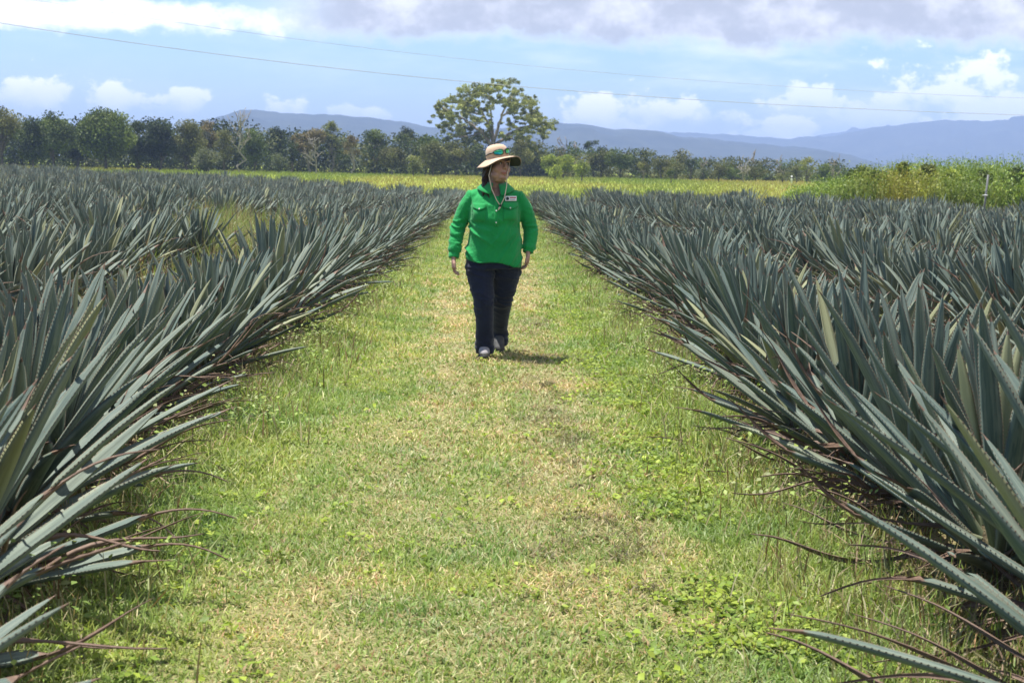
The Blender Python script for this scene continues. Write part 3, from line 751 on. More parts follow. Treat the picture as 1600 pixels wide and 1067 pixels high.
def tree(px, top, wpx, depth, pal, label, name='tree', trunk='dark', cb=.25, leaf=.24, per=150, ncl=16, group=None, open_=0., cat='tree', drop=.3, seed=None, shape=1.0):
    rg = np.random.default_rng(seed or int(px * 7 + top * 3 + depth)); b = at(px, 300, depth); tp = at(px, top, depth); gz_ = float(tz(b.x, depth)); H = tp.z - gz_; cw = wpx / F_PX * depth / 2
    r = empty(name, (b.x, depth, gz_)); tag(r, label, cat, group)
    z0 = H * cb; rc = (H - z0) / 2; cz = z0 + rc; cl = []
    for k in range(ncl):
        d = rg.normal(0, 1, 3); d /= np.linalg.norm(d); q = rg.uniform(.45, 1) ** .6; cr = rg.uniform(.34, .52) * min(cw, rc * 1.2) * (1 - .30 * open_)
        zz = d[2] * q; wid = 1 if zz < 0 else (1 - zz ** 2) ** (.5 * shape * .4)
        cl.append((d[0] * q * max(cw - cr, .1) * wid, d[1] * q * max(cw - cr, .1) * .8 * wid, cz + zz * max(rc - cr * .8, .1), cr, rg.uniform(.55, .85)))
    V, F, C = crown(rg, cl, PAL[pal], leaf * min(1.15, .55 + cw * .14), per * 1.55 * (2.0 / max(leaf * 5, .6)), drop)
    mb = MB(); tb = np.array((rg.normal(0, .15) * cw * .3, 0, z0 + rc * .35)); tr = .035 * H * .6 + .03
    p, q = limb(rg, (0, 0, -.1), tb, tr, tr * .55, 0, 7); q[0] *= 1.3; mb.tube(p, q, 8)
    for c in cl[:(ncl if open_ else 6)]:
        k = rg.uniform(.45, 1.) if not open_ else rg.uniform(.3, 1.); s = p[0] + (p[-1] - p[0]) * k; pp, qq = limb(rg, s, c[:3], tr * .42, tr * .10, .04); mb.tube(pp, qq, 5)
    mb.build('trunk', {'dark': M_DARKBARK, 'pale': M_PALE, 'bark': M_BARK}[trunk], r)
    mk('crown', V, F, M_LEAF, r, attrs={'Col': C})
    return r


def dead_tree(px, top, wpx, depth, label, pale=True, lean=0., nb=9):
    rg = np.random.default_rng(int(px * 13 + top)); b = at(px, 300, depth); H = at(px, top, depth).z; w = wpx / F_PX * depth / 2
    r = empty('dead_tree', (b.x, depth, 0)); tag(r, label, 'dead tree'); mb = MB(); t0 = .024 * H * .55 + .025
    p, q = limb(rg, (0, 0, -.1), (lean * H, 0, H), t0, .03, 0, 9); mb.tube(p, q, 7)
    m = r if False else mb.build('trunk', M_PALE if pale else M_BARK, r)
    for k in range(nb):
        f = rg.uniform(.25, .85); s = p[0] + (p[-1] - p[0]) * f; a = rg.uniform(0, 6.28); e = s + np.array((math.cos(a) * w * rg.uniform(.5, 1), math.sin(a) * w * .7, H * rg.uniform(.08, .30)))
        pp, qq = limb(rg, s, e, t0 * .5, .022, -.06); bb = MB(); bb.tube(pp, qq, 5)
        for j in range(3):
            s2 = pp[rg.integers(2, 6)]; e2 = s2 + rg.normal(0, .25, 3) * w + np.array((0, 0, H * .1)); p3, q3 = limb(rg, s2, e2, .04, .018, 0, 4); bb.tube(p3, q3, 4)
        bb.build('branch', M_PALE if pale else M_BARK, r)


def big_gum():
    rg = np.random.default_rng(8); D = 165; base = at(772, 268, D); r = empty('gum_tree', (base.x, D, 0))
    tag(r, 'tall spreading gum tree with open round crown rising behind the person', 'tree')
    def P(px, py, dy=0): q = at(px, py, D); return np.array((q.x - base.x, dy, q.z))
    mb = MB(); k = D / F_PX
    def br(pts, r0, r1):
        A = np.array(pts); t = np.linspace(0, len(A) - 1, len(A) * 4 - 3); B = np.c_[[np.interp(t, np.arange(len(A)), A[:, c]) for c in range(3)]].T
        B[1:-1] += rg.normal(0, .05, B[1:-1].shape); mb.tube(B, np.linspace(r0, r1, len(B)), 7)
    br([(0, 0, -.2), P(771, 240), P(770, 222)], .42, .30)
    br([P(770, 224), P(765, 200, .5), P(756, 178, .8), P(742, 163, 1), P(730, 152, 1)], .20, .05)
    br([P(771, 224), P(778, 200, -.5), P(784, 180, -1), P(792, 163, -1), P(800, 151, -1.2)], .21, .05)
    br([P(771, 222), P(768, 190, -.8), P(766, 165, -1), P(762, 148, -.6)], .15, .04)
    br([P(770, 228), P(750, 205, -1), P(730, 190, -1.4), P(705, 178, -1.2), P(692, 168, -1)], .20, .05)
    br([P(772, 228), P(795, 210, 1), P(815, 200, 1.4), P(838, 192, 1.5), P(850, 188, 1.2)], .20, .05)
    br([P(784, 182, -1), P(805, 168, 0), P(822, 160, .4), P(832, 152, .6)], .12, .04)
    br([P(756, 180, .8), P(735, 175, 2), P(712, 160, 2), P(702, 152, 2)], .12, .04)
    br([P(765, 205, .5), P(735, 212, 1), P(712, 214, 1.2), P(700, 210, 1)], .10, .04)
    br([P(790, 212, 1), P(812, 224, 0), P(825, 226, -.5)], .10, .04)
    mb.build('trunk', M_GUMBARK, r)
    cl = []
    spots = [(700, 155, 14), (716, 146, 14), (735, 140, 15), (752, 133, 14), (770, 131, 12), (788, 133, 15), (803, 137, 14), (818, 148, 14), (830, 156, 12), (692, 170, 12), (697, 186, 12), (705, 200, 13), (718, 190, 13), (708, 172, 13), (728, 166, 13),
             (745, 178, 14), (760, 196, 11), (738, 158, 13), (762, 160, 8), (800, 158, 12), (812, 170, 12), (826, 182, 13), (840, 190, 14), (852, 190, 10), (832, 170, 11), (848, 200, 9), (815, 192, 12), (800, 182, 9), (722, 212, 14), (738, 222, 13), (705, 216, 12), (735, 200, 13),
             (755, 210, 9), (815, 214, 10), (828, 222, 12), (812, 228, 12), (790, 150, 9), (748, 148, 10), (775, 147, 8), (842, 178, 9), (690, 158, 8), (784, 206, 6), (776, 126, 8), (724, 152, 10), (822, 204, 10)]
    for (x, y, rr) in spots:
        c = P(x, y + 9 - .03 * (y - 130), rg.uniform(-3.2, 3.2)); rad = rr * k
        for j in range(13): cl.append((c[0] + rg.normal(0, .72 * rad), c[1] + rg.normal(0, 1.4), c[2] + rg.normal(0, .5 * rad), rad * (rg.uniform(.6, .8) if j == 0 else rg.uniform(.18, .40)), .6))
    V, F, C = crown(rg, cl, [(.27, .29, .095), (.32, .335, .12), (.21, .235, .075)], .21, 430, .5)
    mk('crown', V, F, M_LEAF, r, attrs={'Col': C})


big_gum()
TREES = [  # px, top, width, depth, palette, label, options
    (4, 154, 74, 150, 'olive', 'tall ragged olive gum cut off by the left edge of the photo', dict(ncl=20, open_=.5, cb=.3)),
    (52, 178, 66, 140, 'dark', 'dark bushy tree second from the left in the tree line', dict(ncl=20, cb=.05)),
    (84, 170, 78, 150, 'mid', 'rounded green-brown tree left of the biggest crown in the dark wood', dict(ncl=22, cb=.1)),
    (122, 176, 60, 152, 'dark', 'dark tree squeezed against the left side of the broad light crown', dict(ncl=18, cb=.05)),
    (166, 162, 112, 146, 'mid', 'broadest light green domed tree of the dark wood on the left', dict(ncl=30, cb=.08, per=170)),
    (215, 186, 50, 150, 'dark', 'narrow dark tree right of the broad light dome', dict(ncl=16, cb=.05)),
    (250, 182, 74, 150, 'dark', 'big dark evergreen in the middle of the left wood', dict(ncl=22, cb=.05)),
    (292, 178, 66, 152, 'olive', 'olive tree with a bumpy top beside the dark evergreen', dict(ncl=20, cb=.1)),
    (326, 180, 44, 158, 'brown', 'thin brownish gum against the left end of the hills', dict(ncl=16, open_=.8, cb=.35, trunk='pale')),
    (322, 222, 50, 138, 'grey', 'grey-green low bush in front of the left wood', dict(ncl=14, cb=.02)),
    (350, 196, 44, 156, 'olive', 'olive tree left of the dead forked tree', dict(ncl=16, cb=.15)),
    (398, 190, 56, 158, 'mid', 'green tree right of the dead forked tree', dict(ncl=18, cb=.1)),
    (432, 187, 46, 166, 'dark', 'dark topped tree under the left part of the hills', dict(ncl=16, cb=.2)),
    (436, 236, 34, 146, 'grey', 'small pale grey-green bush among shaded trunks', dict(ncl=10, cb=.02)),
    (457, 206, 22, 150, 'dark', 'thin dark spire-like tree', dict(ncl=12, cb=.15, shape=2)),
    (482, 188, 64, 160, 'brown', 'brownish gum with pale trunk above the meadow', dict(ncl=18, open_=.8, cb=.3, trunk='pale')),
    (518, 187, 48, 162, 'gum', 'yellow-green topped gum left of the middle of the wood', dict(ncl=16, open_=.7, cb=.3, trunk='pale')),
    (552, 204, 44, 156, 'brown', 'sparse pale-limbed gum with brown leaves in mid wood', dict(ncl=12, open_=1., cb=.35, trunk='pale')),
    (585, 190, 52, 162, 'mid', 'upright green gum just left of the dark round crown', dict(ncl=18, open_=.4, cb=.2, trunk='bark')),
    (632, 194, 40, 190, 'dark', 'dark round domed crown standing above the wood', dict(ncl=18, cb=.5)),
    (612, 222, 60, 158, 'olive', 'olive low tree below the dark round crown', dict(ncl=18, cb=.1, trunk='pale')),
    (664, 204, 56, 175, 'mid', 'green tree touching the left side of the tall gum', dict(ncl=18, cb=.2)),
    (676, 216, 56, 152, 'olive', 'rounded light olive tree in front, left below the tall gum', dict(ncl=20, cb=.12)),
    (645, 236, 34, 148, 'gum', 'small yellow-green bushy tree in front of the wood', dict(ncl=12, cb=.05)),
    (712, 214, 62, 158, 'olive', 'olive tree below the left limbs of the tall gum', dict(ncl=16, cb=.15)),
    (745, 224, 60, 160, 'mid', 'low green tree behind the hat of the person', dict(ncl=14, cb=.1)),
    (812, 214, 50, 158, 'olive', 'olive tree right of the hat below the tall gum', dict(ncl=16, cb=.15)),
    (843, 232, 46, 170, 'mid', 'low tree left of the bright green pair of bushes', dict(ncl=12, cb=.1)),
    (860, 236, 44, 150, 'lime', 'bright green rounded tree, left one of a pair', dict(ncl=14, cb=.1)),
    (880, 237, 44, 152, 'lime', 'bright green rounded tree, right one of a pair', dict(ncl=14, cb=.1)),
    (866, 256, 29, 140, 'lime', 'small lime bush at the foot of the bright pair', dict(ncl=8, cb=.02)),
    (908, 248, 36, 142, 'lime', 'upright lime bush alone in front of the scrub', dict(ncl=10, cb=.05)),
    (926, 215, 44, 175, 'dark', 'slender tree with umbrella top against the hills', dict(ncl=9, open_=.8, cb=.55, trunk='dark')),
    (938, 230, 52, 170, 'olive', 'low olive tree beneath the umbrella topped tree', dict(ncl=14, cb=.15)),
    (968, 226, 60, 168, 'mid', 'dense green tree in the middle of the right scrub', dict(ncl=18, cb=.15)),
    (1001, 228, 34, 168, 'dark', 'dark round topped tree right of the dense green one', dict(ncl=12, cb=.2)),
    (1004, 250, 29, 148, 'olive', 'small lollipop tree with a visible thin trunk in the meadow', dict(ncl=9, cb=.4, trunk='bark')),
    (1032, 240, 44, 165, 'olive', 'pointed olive tree in the right scrub', dict(ncl=12, cb=.15)),
    (1048, 262, 18, 142, 'mid', 'tiny sapling standing alone in the meadow', dict(ncl=6, cb=.3)),
    (1078, 246, 23, 166, 'dark', 'small round dark crown on a bare stem', dict(ncl=7, cb=.55)),
    (1055, 252, 47, 160, 'olive', 'low olive tree left of the round crown on a stem', dict(ncl=12, cb=.1)),
    (1098, 260, 47, 160, 'grey', 'low grey-green tree right of the round crown on a stem', dict(ncl=12, cb=.1)),
    (1122, 253, 39, 160, 'olive', 'low olive tree left of the white dead tree', dict(ncl=12, cb=.1)),
    (1142, 256, 39, 162, 'mid', 'low green tree touching the white dead tree', dict(ncl=12, cb=.1)),
    (1180, 256, 47, 158, 'olive', 'low olive tree right of the white dead tree', dict(ncl=12, cb=.15)),
    (1222, 260, 42, 156, 'olive', 'low dull tree left of the yellow-green column', dict(ncl=10, cb=.15, open_=.5)),
    (1244, 256, 31, 158, 'olive', 'thin dull tree just beside the yellow-green column', dict(ncl=9, cb=.15)),
    (1260, 240, 29, 150, 'gum', 'narrow yellow-green tree left of the rank grass', dict(ncl=11, cb=.15)),
    (1284, 252, 39, 155, 'mid', 'green tree between the narrow one and the rank grass', dict(ncl=11, cb=.1)),
]
for (px, top, w, D, pal, lab, kw) in TREES: tree(px, top, w, D, pal, lab, group='trees beyond the meadow', **kw)
dead_tree(376, 174, 46, 144, 'pale dead forked tree in front of the left wood', nb=10)
dead_tree(492, 215, 40, 150, 'pale bare-limbed tree before the brownish gum', nb=7)
dead_tree(1160, 243, 30, 150, 'white dead tree standing in the right scrub', nb=9)
dead_tree(880, 214, 30, 172, 'thin grey dead tree against the hills right of the person', False, nb=6)
dead_tree(897, 222, 16, 174, 'slight grey dead stem beside the thin dead tree', False, nb=4)
dead_tree(1176, 238, 12, 168, 'thin bare stem behind the white dead tree', False, nb=4)
dead_tree(1218, 246, 26, 160, 'bare grey tree near the narrow yellow-green tree', False, nb=7)
dead_tree(1302, 250, 24, 160, 'bare grey twiggy tree beside the rank grass', False, nb=7)
dead_tree(1098, 246, 14, 168, 'bare grey stem right of the round crown', False, nb=4)


def understory():
    rg = np.random.default_rng(77); cl = []; cl2 = []
    for px in np.arange(-40, 860, 7):
        top = np.interp(px, [-40, 330, 420, 560, 700, 860], [186, 192, 203, 212, 224, 248]) + rg.uniform(-4, 14); D = rg.uniform(160, 176); p = at(px, top, D)
        for z in np.arange(.5, p.z, 1.1): cl.append((p.x + rg.normal(0, .4), D + rg.normal(0, 2), z, rg.uniform(1.2, 1.9), .8))
    for px in np.arange(800, 1330, 6):
        D = rg.uniform(168, 185); p = at(px, np.interp(px, [800, 900, 1000, 1330], [225, 231, 240, 262]) + rg.uniform(-4, 9), D)
        for z in np.arange(.3, p.z, .9): cl2.append((p.x + rg.normal(0, .4), D + rg.normal(0, 2), z, rg.uniform(.8, 1.3), .8))
    V, F, C = crown(rg, cl, [tuple(np.array(c) * .8) for c in PAL['dark']] + [PAL['mid'][2], PAL['olive'][2]], .36, 60, .2)
    tag(mk('woodland', V, F, M_LEAF, attrs={'Col': C}), 'dark mass of woodland filling in behind the left trees', 'woodland', kind='stuff')
    V, F, C = crown(rg, cl2, [tuple(.8 * np.array(q)) for q in PAL['olive']] + [PAL['mid'][2], PAL['mid'][2]], .30, 110, .2)
    tag(mk('scrub', V, F, M_LEAF, attrs={'Col': C}), 'dull green scrub behind the trees on the right', 'scrub', kind='stuff')


understory()
SH = 'shrubs in the rank grass'
for (px, top, w, D, pal, lab) in ((1342, 245, 50, 57, 'mid', 'dark green shrub at the left end of the rank grass'), (1372, 249, 46, 50, 'lime', 'bright shrub second from the left in the rank grass'), (1409, 240, 36, 51, 'lime', 'tallest bright shrub poking out of the rank grass'),
                                  (1446, 241, 44, 50, 'gum', 'pale feathery shrub right of the tallest one'), (1488, 250, 44, 50, 'lime', 'bright shrub left of the grey post'), (1532, 254, 44, 50, 'mid', 'green shrub directly behind the grey post'), (1585, 251, 50, 50, 'mid', 'green shrub at the right edge of the photo')):
    tree(px, top, w, D, pal, lab, name='shrub', leaf=.17, per=300, ncl=20, cb=.02, cat='shrub', group=SH, drop=.2)


# ------------------------------------------------------------------ posts and power lines
M_STEEL = noisy('galvanised_steel', (.10, .105, .11), (.17, .175, .18), 14, .6, .3)
M_WOODPOST = noisy('weathered_wood', (.16, .145, .12), (.27, .25, .21), 12, .85, .1, .004, 30, vec=(1, 1, .15))
M_WHITE = noisy('white_plastic', (.70, .70, .68), (.80, .80, .78), 9, .5, .3)
p = on_ground(1535, 338); D = 40.; a = at(1535, 330, D); t = at(1540, 273, D)
gq = float(tz(a.x, D)); t.z -= gq; r = empty('fence_post', (a.x, D, gq)); tag(r, 'grey metal fence post standing up before the rank grass at right', 'post')
b = MB(); b.box((0, 0, t.z / 2), (.028, .006, t.z / 2)); b.box((0, .020, t.z / 2 - .002), (.005, .0145, t.z / 2 - .002)); o = b.build('post', M_STEEL, r, smooth=False); r.rotation_euler = (0, R(3.5), 0)
b = MB(); zt = at(1536, 305, D).z - gq; b.box((0, -.018, zt), (.045, .010, .018)); b.tube([(-.05, 0, zt), (-.09, .0, zt - .01)], .008, 6); b.build('insulator', M_WHITE, r, smooth=False)
D = 12.4; p = at(1107, 480, D); t = at(1106, 450, D)
r = empty('row_stake', (p.x, D, 0)); tag(r, 'short weathered wooden stake half hidden in the right front row', 'stake')
b = MB(); b.box((0, 0, t.z / 2), (.024, .022, t.z / 2)); b.build('stake', M_WOODPOST, r, smooth=False); b = MB(); b.tube([(0, 0, t.z), (0, 0, t.z + .012)], [.030, .020], 4, cap=True); b.build('top', M_WOODPOST, r, smooth=False)
D = 148; t = at(1237, 280, D); r = empty('marker_post', (t.x, D, 0)); tag(r, 'tiny white marker post in the golden meadow before the scrub', 'post')
b = MB(); b.tube([(0, 0, 0), (0, 0, .9), (0, 0, .94)], [.09, .09, .05], 8); b.build('post', M_WHITE, r); b = MB(); b.tube([(0, 0, .68), (0, 0, .80)], .094, 8); b.build('band', M_DARKBARK, r)
M_CABLE = noisy('cable', (.34, .35, .40), (.42, .43, .48), 2, .6, .3)
for pts, lab in ((((-420, -40, 70), (0, 35, 75), (360, 91, 79), (720, 128, 82), (1160, 162, 86), (1600, 180, 90), (2100, 190, 95)), 'lower of two thin power lines sagging across the sky'),
                 (((-420, -90, 72), (60, 0, 77), (450, 62, 80), (850, 106, 85), (1200, 136, 88), (1600, 153, 92), (2100, 162, 97)), 'upper fainter power line crossing the sky')):
    P = np.array([at(*q) for q in pts]); t = np.linspace(0, len(P) - 1, 60); x = np.arange(len(P))
    X = np.interp(t, x, P[:, 0]); co = np.polyfit(P[:, 0], P[:, 2], 3); cy = np.polyfit(P[:, 0], P[:, 1], 1)
    b = MB(); b.tube(np.c_[X, np.polyval(cy, X), np.polyval(co, X)], .016 if 'lower' in lab else .010, 6, ref=(0, 1, 0)); tag(b.build('power_line', M_CABLE), lab, 'power line', 'power lines')


# ------------------------------------------------------------------ the person
def remesh(name, b, voxel, mats, parent=None, smooth_it=4, disp=None, keep=None, attrs=None):
    V, F = b.arrays(); me = mk(name, V, F, mats, link=False); o = bpy.data.objects.new(name, me); COL.objects.link(o)
    m = o.modifiers.new('r', 'REMESH'); m.mode = 'VOXEL'; m.voxel_size = voxel
    if smooth_it: s = o.modifiers.new('s', 'SMOOTH'); s.factor = .5; s.iterations = smooth_it
    dg = bpy.context.evaluated_depsgraph_get(); dg.update(); m2 = bpy.data.meshes.new_from_object(o.evaluated_get(dg))
    bpy.data.objects.remove(o); bpy.data.meshes.remove(me)
    n = len(m2.vertices); V = np.zeros(n * 3); m2.vertices.foreach_get('co', V); V = V.reshape(-1, 3); Nn = np.zeros(n * 3); m2.vertices.foreach_get('normal', Nn); Nn = Nn.reshape(-1, 3)
    Q = np.zeros(len(m2.loops), np.int32); m2.loops.foreach_get('vertex_index', Q); tot = np.zeros(len(m2.polygons), np.int32); m2.polygons.foreach_get('loop_total', tot)
    assert (tot == 4).all(); Q = Q.reshape(-1, 4); bpy.data.meshes.remove(m2)
    if disp: V = V + Nn * disp(V, Nn)[:, None]
    if keep is not None: Q = Q[keep(V)[Q].all(1)]
    return mk(name, V, Q, mats, parent, True, attrs=attrs(V) if attrs else None)


def cloth_mat(name, a, b, rough=.8, fold=.004, sc=16, weave=700):
    m, g = new_mat(name); o = g.n('ShaderNodeTexCoord').outputs['Object']
    n = g.noise(o, sc, 4, .6, .6); w = g.noise(o, weave, 2, .5)
    h = g.m('ADD', n, g.m('MULTIPLY', w, .06))
    finish(g, principled(g, g.mix(g.sm(g.noise(o, 7, 4, .6), .3, .7), a, b), rough, .2, bump(g, h, fold, .8), sheen=.15)); return m


def skin_mat():
    m, g = new_mat('skin'); o = g.n('ShaderNodeTexCoord').outputs['Object']
    c = g.mix(g.sm(g.noise(o, 30, 4, .6), .35, .65), (.40, .235, .175), (.33, .18, .135)); c = g.mix(g.attr('rosy'), c, (.42, .15, .12))
    p = g.n('ShaderNodeBsdfPrincipled'); g.put(p.inputs['Base Color'], c); p.inputs['Roughness'].default_value = .5; p.inputs['Subsurface Weight'].default_value = .08
    p.inputs['Subsurface Radius'].default_value = (.012, .005, .003); finish(g, p.outputs[0]); return m


M_SKIN = skin_mat(); M_SHIRT = cloth_mat('green_cotton', (.006, .235, .055), (.010, .285, .070), fold=.02, sc=10); M_SHIRT2 = cloth_mat('green_cotton_trim', (.006, .235, .055), (.010, .275, .066), fold=.003, sc=22)
M_TROUS = cloth_mat('navy_denim', (.009, .012, .030), (.014, .019, .045), .85, .004, 12); M_HAT = cloth_mat('tan_cotton', (.46, .325, .225), (.54, .39, .28), .85, .002, 30)
M_UNDER = cloth_mat('dark_lining', (.010, .016, .016), (.016, .022, .020), .9, .002, 30); M_HAIR = noisy('brown_hair', (.020, .010, .007), (.06, .030, .02), 40, .5, .3, .002, 150, vec=(1, 1, .12))
M_SHOE = noisy('grey_shoe', (.20, .19, .20), (.30, .28, .29), 30, .7, .2); M_SOLE_AND_SHADE = noisy('sole_and_shaded_shoe', (.05, .05, .05), (.09, .09, .09), 30, .8, .2); M_CORD = noisy('tan_cord', (.58, .46, .33), (.70, .58, .44), 60, .8, .2)
M_BLACK = noisy('black_plastic', (.008, .008, .008), (.014, .014, .014), 20, .3, .5); M_LIP = noisy('lips', (.34, .12, .10), (.40, .15, .12), 40, .5, .3); M_BROW = noisy('brow_hair', (.05, .028, .02), (.08, .05, .035), 60, .7, .2)
M_EYE = noisy('eye_white', (.36, .33, .31), (.42, .38, .36), 40, .25, .4); M_IRIS = noisy('iris', (.03, .025, .02), (.06, .045, .03), 60, .2, .5)


def lens_mat():
    m, g = new_mat('mirror_lens'); o = g.n('ShaderNodeTexCoord').outputs['Object']; n = g.noise(o, 16, 2, .5); sp = g.n('ShaderNodeSeparateXYZ'); g.put(sp.inputs[0], o)
    finish(g, principled(g, g.mix(g.sm(n, .4, .6), (.10, .42, .06), (.02, .40, .36)), .12, .6, metal=.75)); return m


def person():
    X0 = Vector((0, 0, 0)); foot = on_ground(757, 562)
    root_loc = Vector((foot.x + .060, foot.y + .03, .035))
    HC = np.array((.020, -.025, 1.497)); HR = np.array(Matrix.Rotation(R(33), 3, 'Z') @ Matrix.Rotation(R(-3), 3, 'X') @ Matrix.Rotation(R(4), 3, 'Y'))   # head turned to the person's left
    def hd(p): return HC + HR @ np.array(p, float)
    b = MB()
    # head
    b.ell(hd((0, .014, .030)), (.076, .094, .098), 20, 14, HR); b.ell(hd((0, -.028, -.035)), (.071, .064, .080), 18, 12, HR); b.ell(hd((0, -.062, -.092)), (.036, .026, .022), 12, 8, HR)
    for s in (-1, 1):
        b.ell(hd((s * .040, -.054, -.030)), (.035, .032, .036), 12, 8, HR); b.ell(hd((s * .044, -.028, -.076)), (.034, .043, .034), 12, 8, HR)
        b.ell(hd((s * .078, .012, -.005)), (.008, .018, .030), 10, 8, HR); b.tube([hd((s * .014, -.088, .030)), hd((s * .034, -.087, .037)), hd((s * .056, -.070, .030))], [.010, .011, .009], 8)
        b.ell(hd((s * .012, -.099, -.024)), (.009, .010, .008), 8, 6, HR)
    b.tube([hd((0, -.086, .030)), hd((0, -.097, .008)), hd((0, -.110, -.014)), hd((0, -.102, -.026))], [.009, .0095, .0120, .009], 10)
    b.tube([hd((-.024, -.082, -.058)), hd((-.010, -.090, -.055)), hd((.010, -.090, -.055)), hd((.024, -.082, -.058))], [.004, .008, .008, .004], 8); b.tube([hd((-.020, -.081, -.065)), hd((0, -.089, -.068)), hd((.020, -.081, -.065))], [.004, .009, .004], 8)
    b.ell(hd((0, -.020, -.105)), (.058, .050, .030), 12, 8, HR)
    # neck, torso, limbs under the clothes
    b.tube([(.0, .035, 1.27), (.002, .025, 1.34), (.008, .012, 1.40), (.012, .0, 1.46)], [.088, .068, .064, .062], 16)
    b.tube([(0, 0, .80), (0, .0, .95), (0, -.005, 1.10), (0, 0, 1.18), (0, .008, 1.235), (0, .02, 1.30)], [.185, .185, .18, .175, .145, .075], 20, ref=(0, 1, 0), rad2=[.13, .14, .145, .135, .105, .07])
    for s, A in ((-1, ARM_L), (1, ARM_R)):
        b.tube(A[0], [.062, .055, .046, .040, .032, .027], 12)
        # hand
        w = np.array(A[0][-1]); d = np.array(A[1]); d = d / np.linalg.norm(d); f = np.array((0., -1, 0)); f = f - d * f.dot(d); f /= np.linalg.norm(f); n = np.cross(d, f)    # f: toward the thumb side (front); n: palm normal
        n = n * (-s if n[0] * s > 0 else s) if False else (n if n[0] * s < 0 else -n)
        b.tube([w - d * .02, w + d * .02, w + d * .06, w + d * .092], [.027, .036, .042, .039], 12, ref=tuple(n), rad2=[.022, .020, .018, .015]) if False else None
        for k in range(5):                                  # palm as a slab of overlapping rays
            o_ = f * (.030 - .015 * k); b.tube([w + o_ * .55 - d * .015, w + o_ * .9 + d * .035, w + o_ * 1.05 + d * .088], [.017, .0175, .0125], 8)
        for k, (ln, off) in enumerate(((.068, .027), (.076, .0095), (.070, -.009), (.055, -.026))):
            p0 = w + f * off * 1.05 + d * .085; c1, c2, c3 = .30 + .10 * k, .80 + .10 * k, 1.20 + .10 * k; L = ln
            p1 = p0 + (d * math.cos(c1) + n * math.sin(c1)) * L * .45; p2 = p1 + (d * math.cos(c2) + n * math.sin(c2)) * L * .32; p3 = p2 + (d * math.cos(c3) + n * math.sin(c3)) * L * .26
            b.tube([p0 - d * .012, p0, p1, p2, p3], [.0095, .0098, .0090, .0084, .0068], 8)
        t0 = w + f * .026 + d * .022; t1 = t0 + f * .022 + d * .030 + n * .008; t2 = t1 + f * .006 + d * .028 + n * .006; t3 = t2 + d * .020 + n * .008 - f * .002
        b.tube([t0, t1, t2, t3], [.015, .0125, .0105, .0075], 8)
    for Lg in (LEG_L, LEG_R): b.tube(Lg, [.115, .10, .075, .058, .055, .036, .034], 14)
    body = remesh('person', b, .0045, M_SKIN, None, 6, attrs=lambda V: {'rosy': .35 * np.exp(-((np.minimum(np.linalg.norm(V - hd((.036, -.082, -.03)), axis=1), np.linalg.norm(V - hd((-.036, -.082, -.03)), axis=1))) / .022) ** 2)})
    body.location = root_loc; tag(body, 'person in green work shirt, navy trousers and tan brimmed hat walking down the grass path', 'person')
    # face parts
    for s in (-1, 1):
        e = MB(); e.ell(hd((s * .031, -.0795, .012)), (.0125, .009, .0062), 12, 8, HR); eo = e.build('eye', M_EYE, body)
        e = MB(); e.ell(hd((s * .031 + .003, -.0855, .012)), (.0058, .004, .0056), 10, 6, HR); e.build('iris', M_IRIS, eo)
        e = MB(); e.tube([hd((s * .014, -.0955, .033)), hd((s * .034, -.0945, .041)), hd((s * .054, -.078, .034))], [.0032, .0042, .002], 6); e.build('eyebrow', M_BROW, body)
        e = MB(); e.tube([hd((s * .018, -.086, .019)), hd((s * .031, -.0895, .0215)), hd((s * .045, -.082, .017))], [.0018, .003, .0018], 6); e.build('eyelid', M_BROW, body)
    e = MB(); e.tube([hd((-.025, -.0855, -.0595)), hd((-.010, -.0965, -.0565)), hd((0, -.0965, -.058)), hd((.010, -.0965, -.0565)), hd((.027, -.0855, -.0565))], [.0015, .0042, .0036, .0042, .0015], 8)
    e.tube([hd((-.020, -.086, -.064)), hd((0, -.0965, -.0675)), hd((.021, -.086, -.063))], [.0015, .0052, .0015], 8); e.build('lips', M_LIP, body)
    # hair
    h = MB(); h.ell(hd((0, .030, .025)), (.083, .088, .092), 18, 12, HR); rg = np.random.default_rng(4)
    for k in range(16):
        u = rg.uniform(-.5, .5); a0 = hd((-.070 + .012 * u, .02 + .05 * u, -.02)); e0 = np.array((-.075 + .035 * rg.uniform(-1, 1), -.105 + .03 * rg.uniform(-1, 1), 1.235 + .05 * rg.uniform(-1, 1)))
        m1 = np.array((-.085 + .02 * u, -.01 + .02 * u, 1.40)); m2 = np.array((-.083 + .03 * u, -.06, 1.32)); h.tube([a0, m1, m2, e0], [.018, .020, .016, .004], 7)
    for k in range(10):
        u = k / 9 - .5; a0 = hd((.13 * u, .075, -.01)); h.tube([a0, np.array((.11 * u - .03, .075, 1.40)), np.array((.08 * u - .05, .09, 1.30))], [.024, .022, .006], 7)
    for s in (-1, 1): h.tube([hd((s * .072, -.030, .04)), hd((s * .078, -.018, .0)), hd((s * .076, .0, -.045))], [.012, .014, .010], 7)
    remesh('hair', h, .005, M_HAIR, body, 2, disp=lambda V, N: .004 * np.sin(V[:, 0] * 420 + V[:, 1] * 260 + 5 * fbm(V * 14, 2)))
    # shirt
    b = MB()
    b.tube([(.0, 0, .675), (0, 0, .79), (.0, -.002, .90), (0, -.008, 1.0), (0, -.016, 1.09), (0, -.014, 1.17), (0, 0, 1.225), (0, .012, 1.272), (0, .02, 1.318), (.003, .022, 1.365)],
           [.224, .222, .211, .200, .204, .205, .194, .160, .108, .080], 28, ref=(0, 1, 0), rad2=[.165, .170, .172, .172, .178, .160, .130, .105, .086, .078])
    for s in (-1, 1): b.ell((s * .085, -.095, 1.120), (.090, .085, .080), 14, 10)
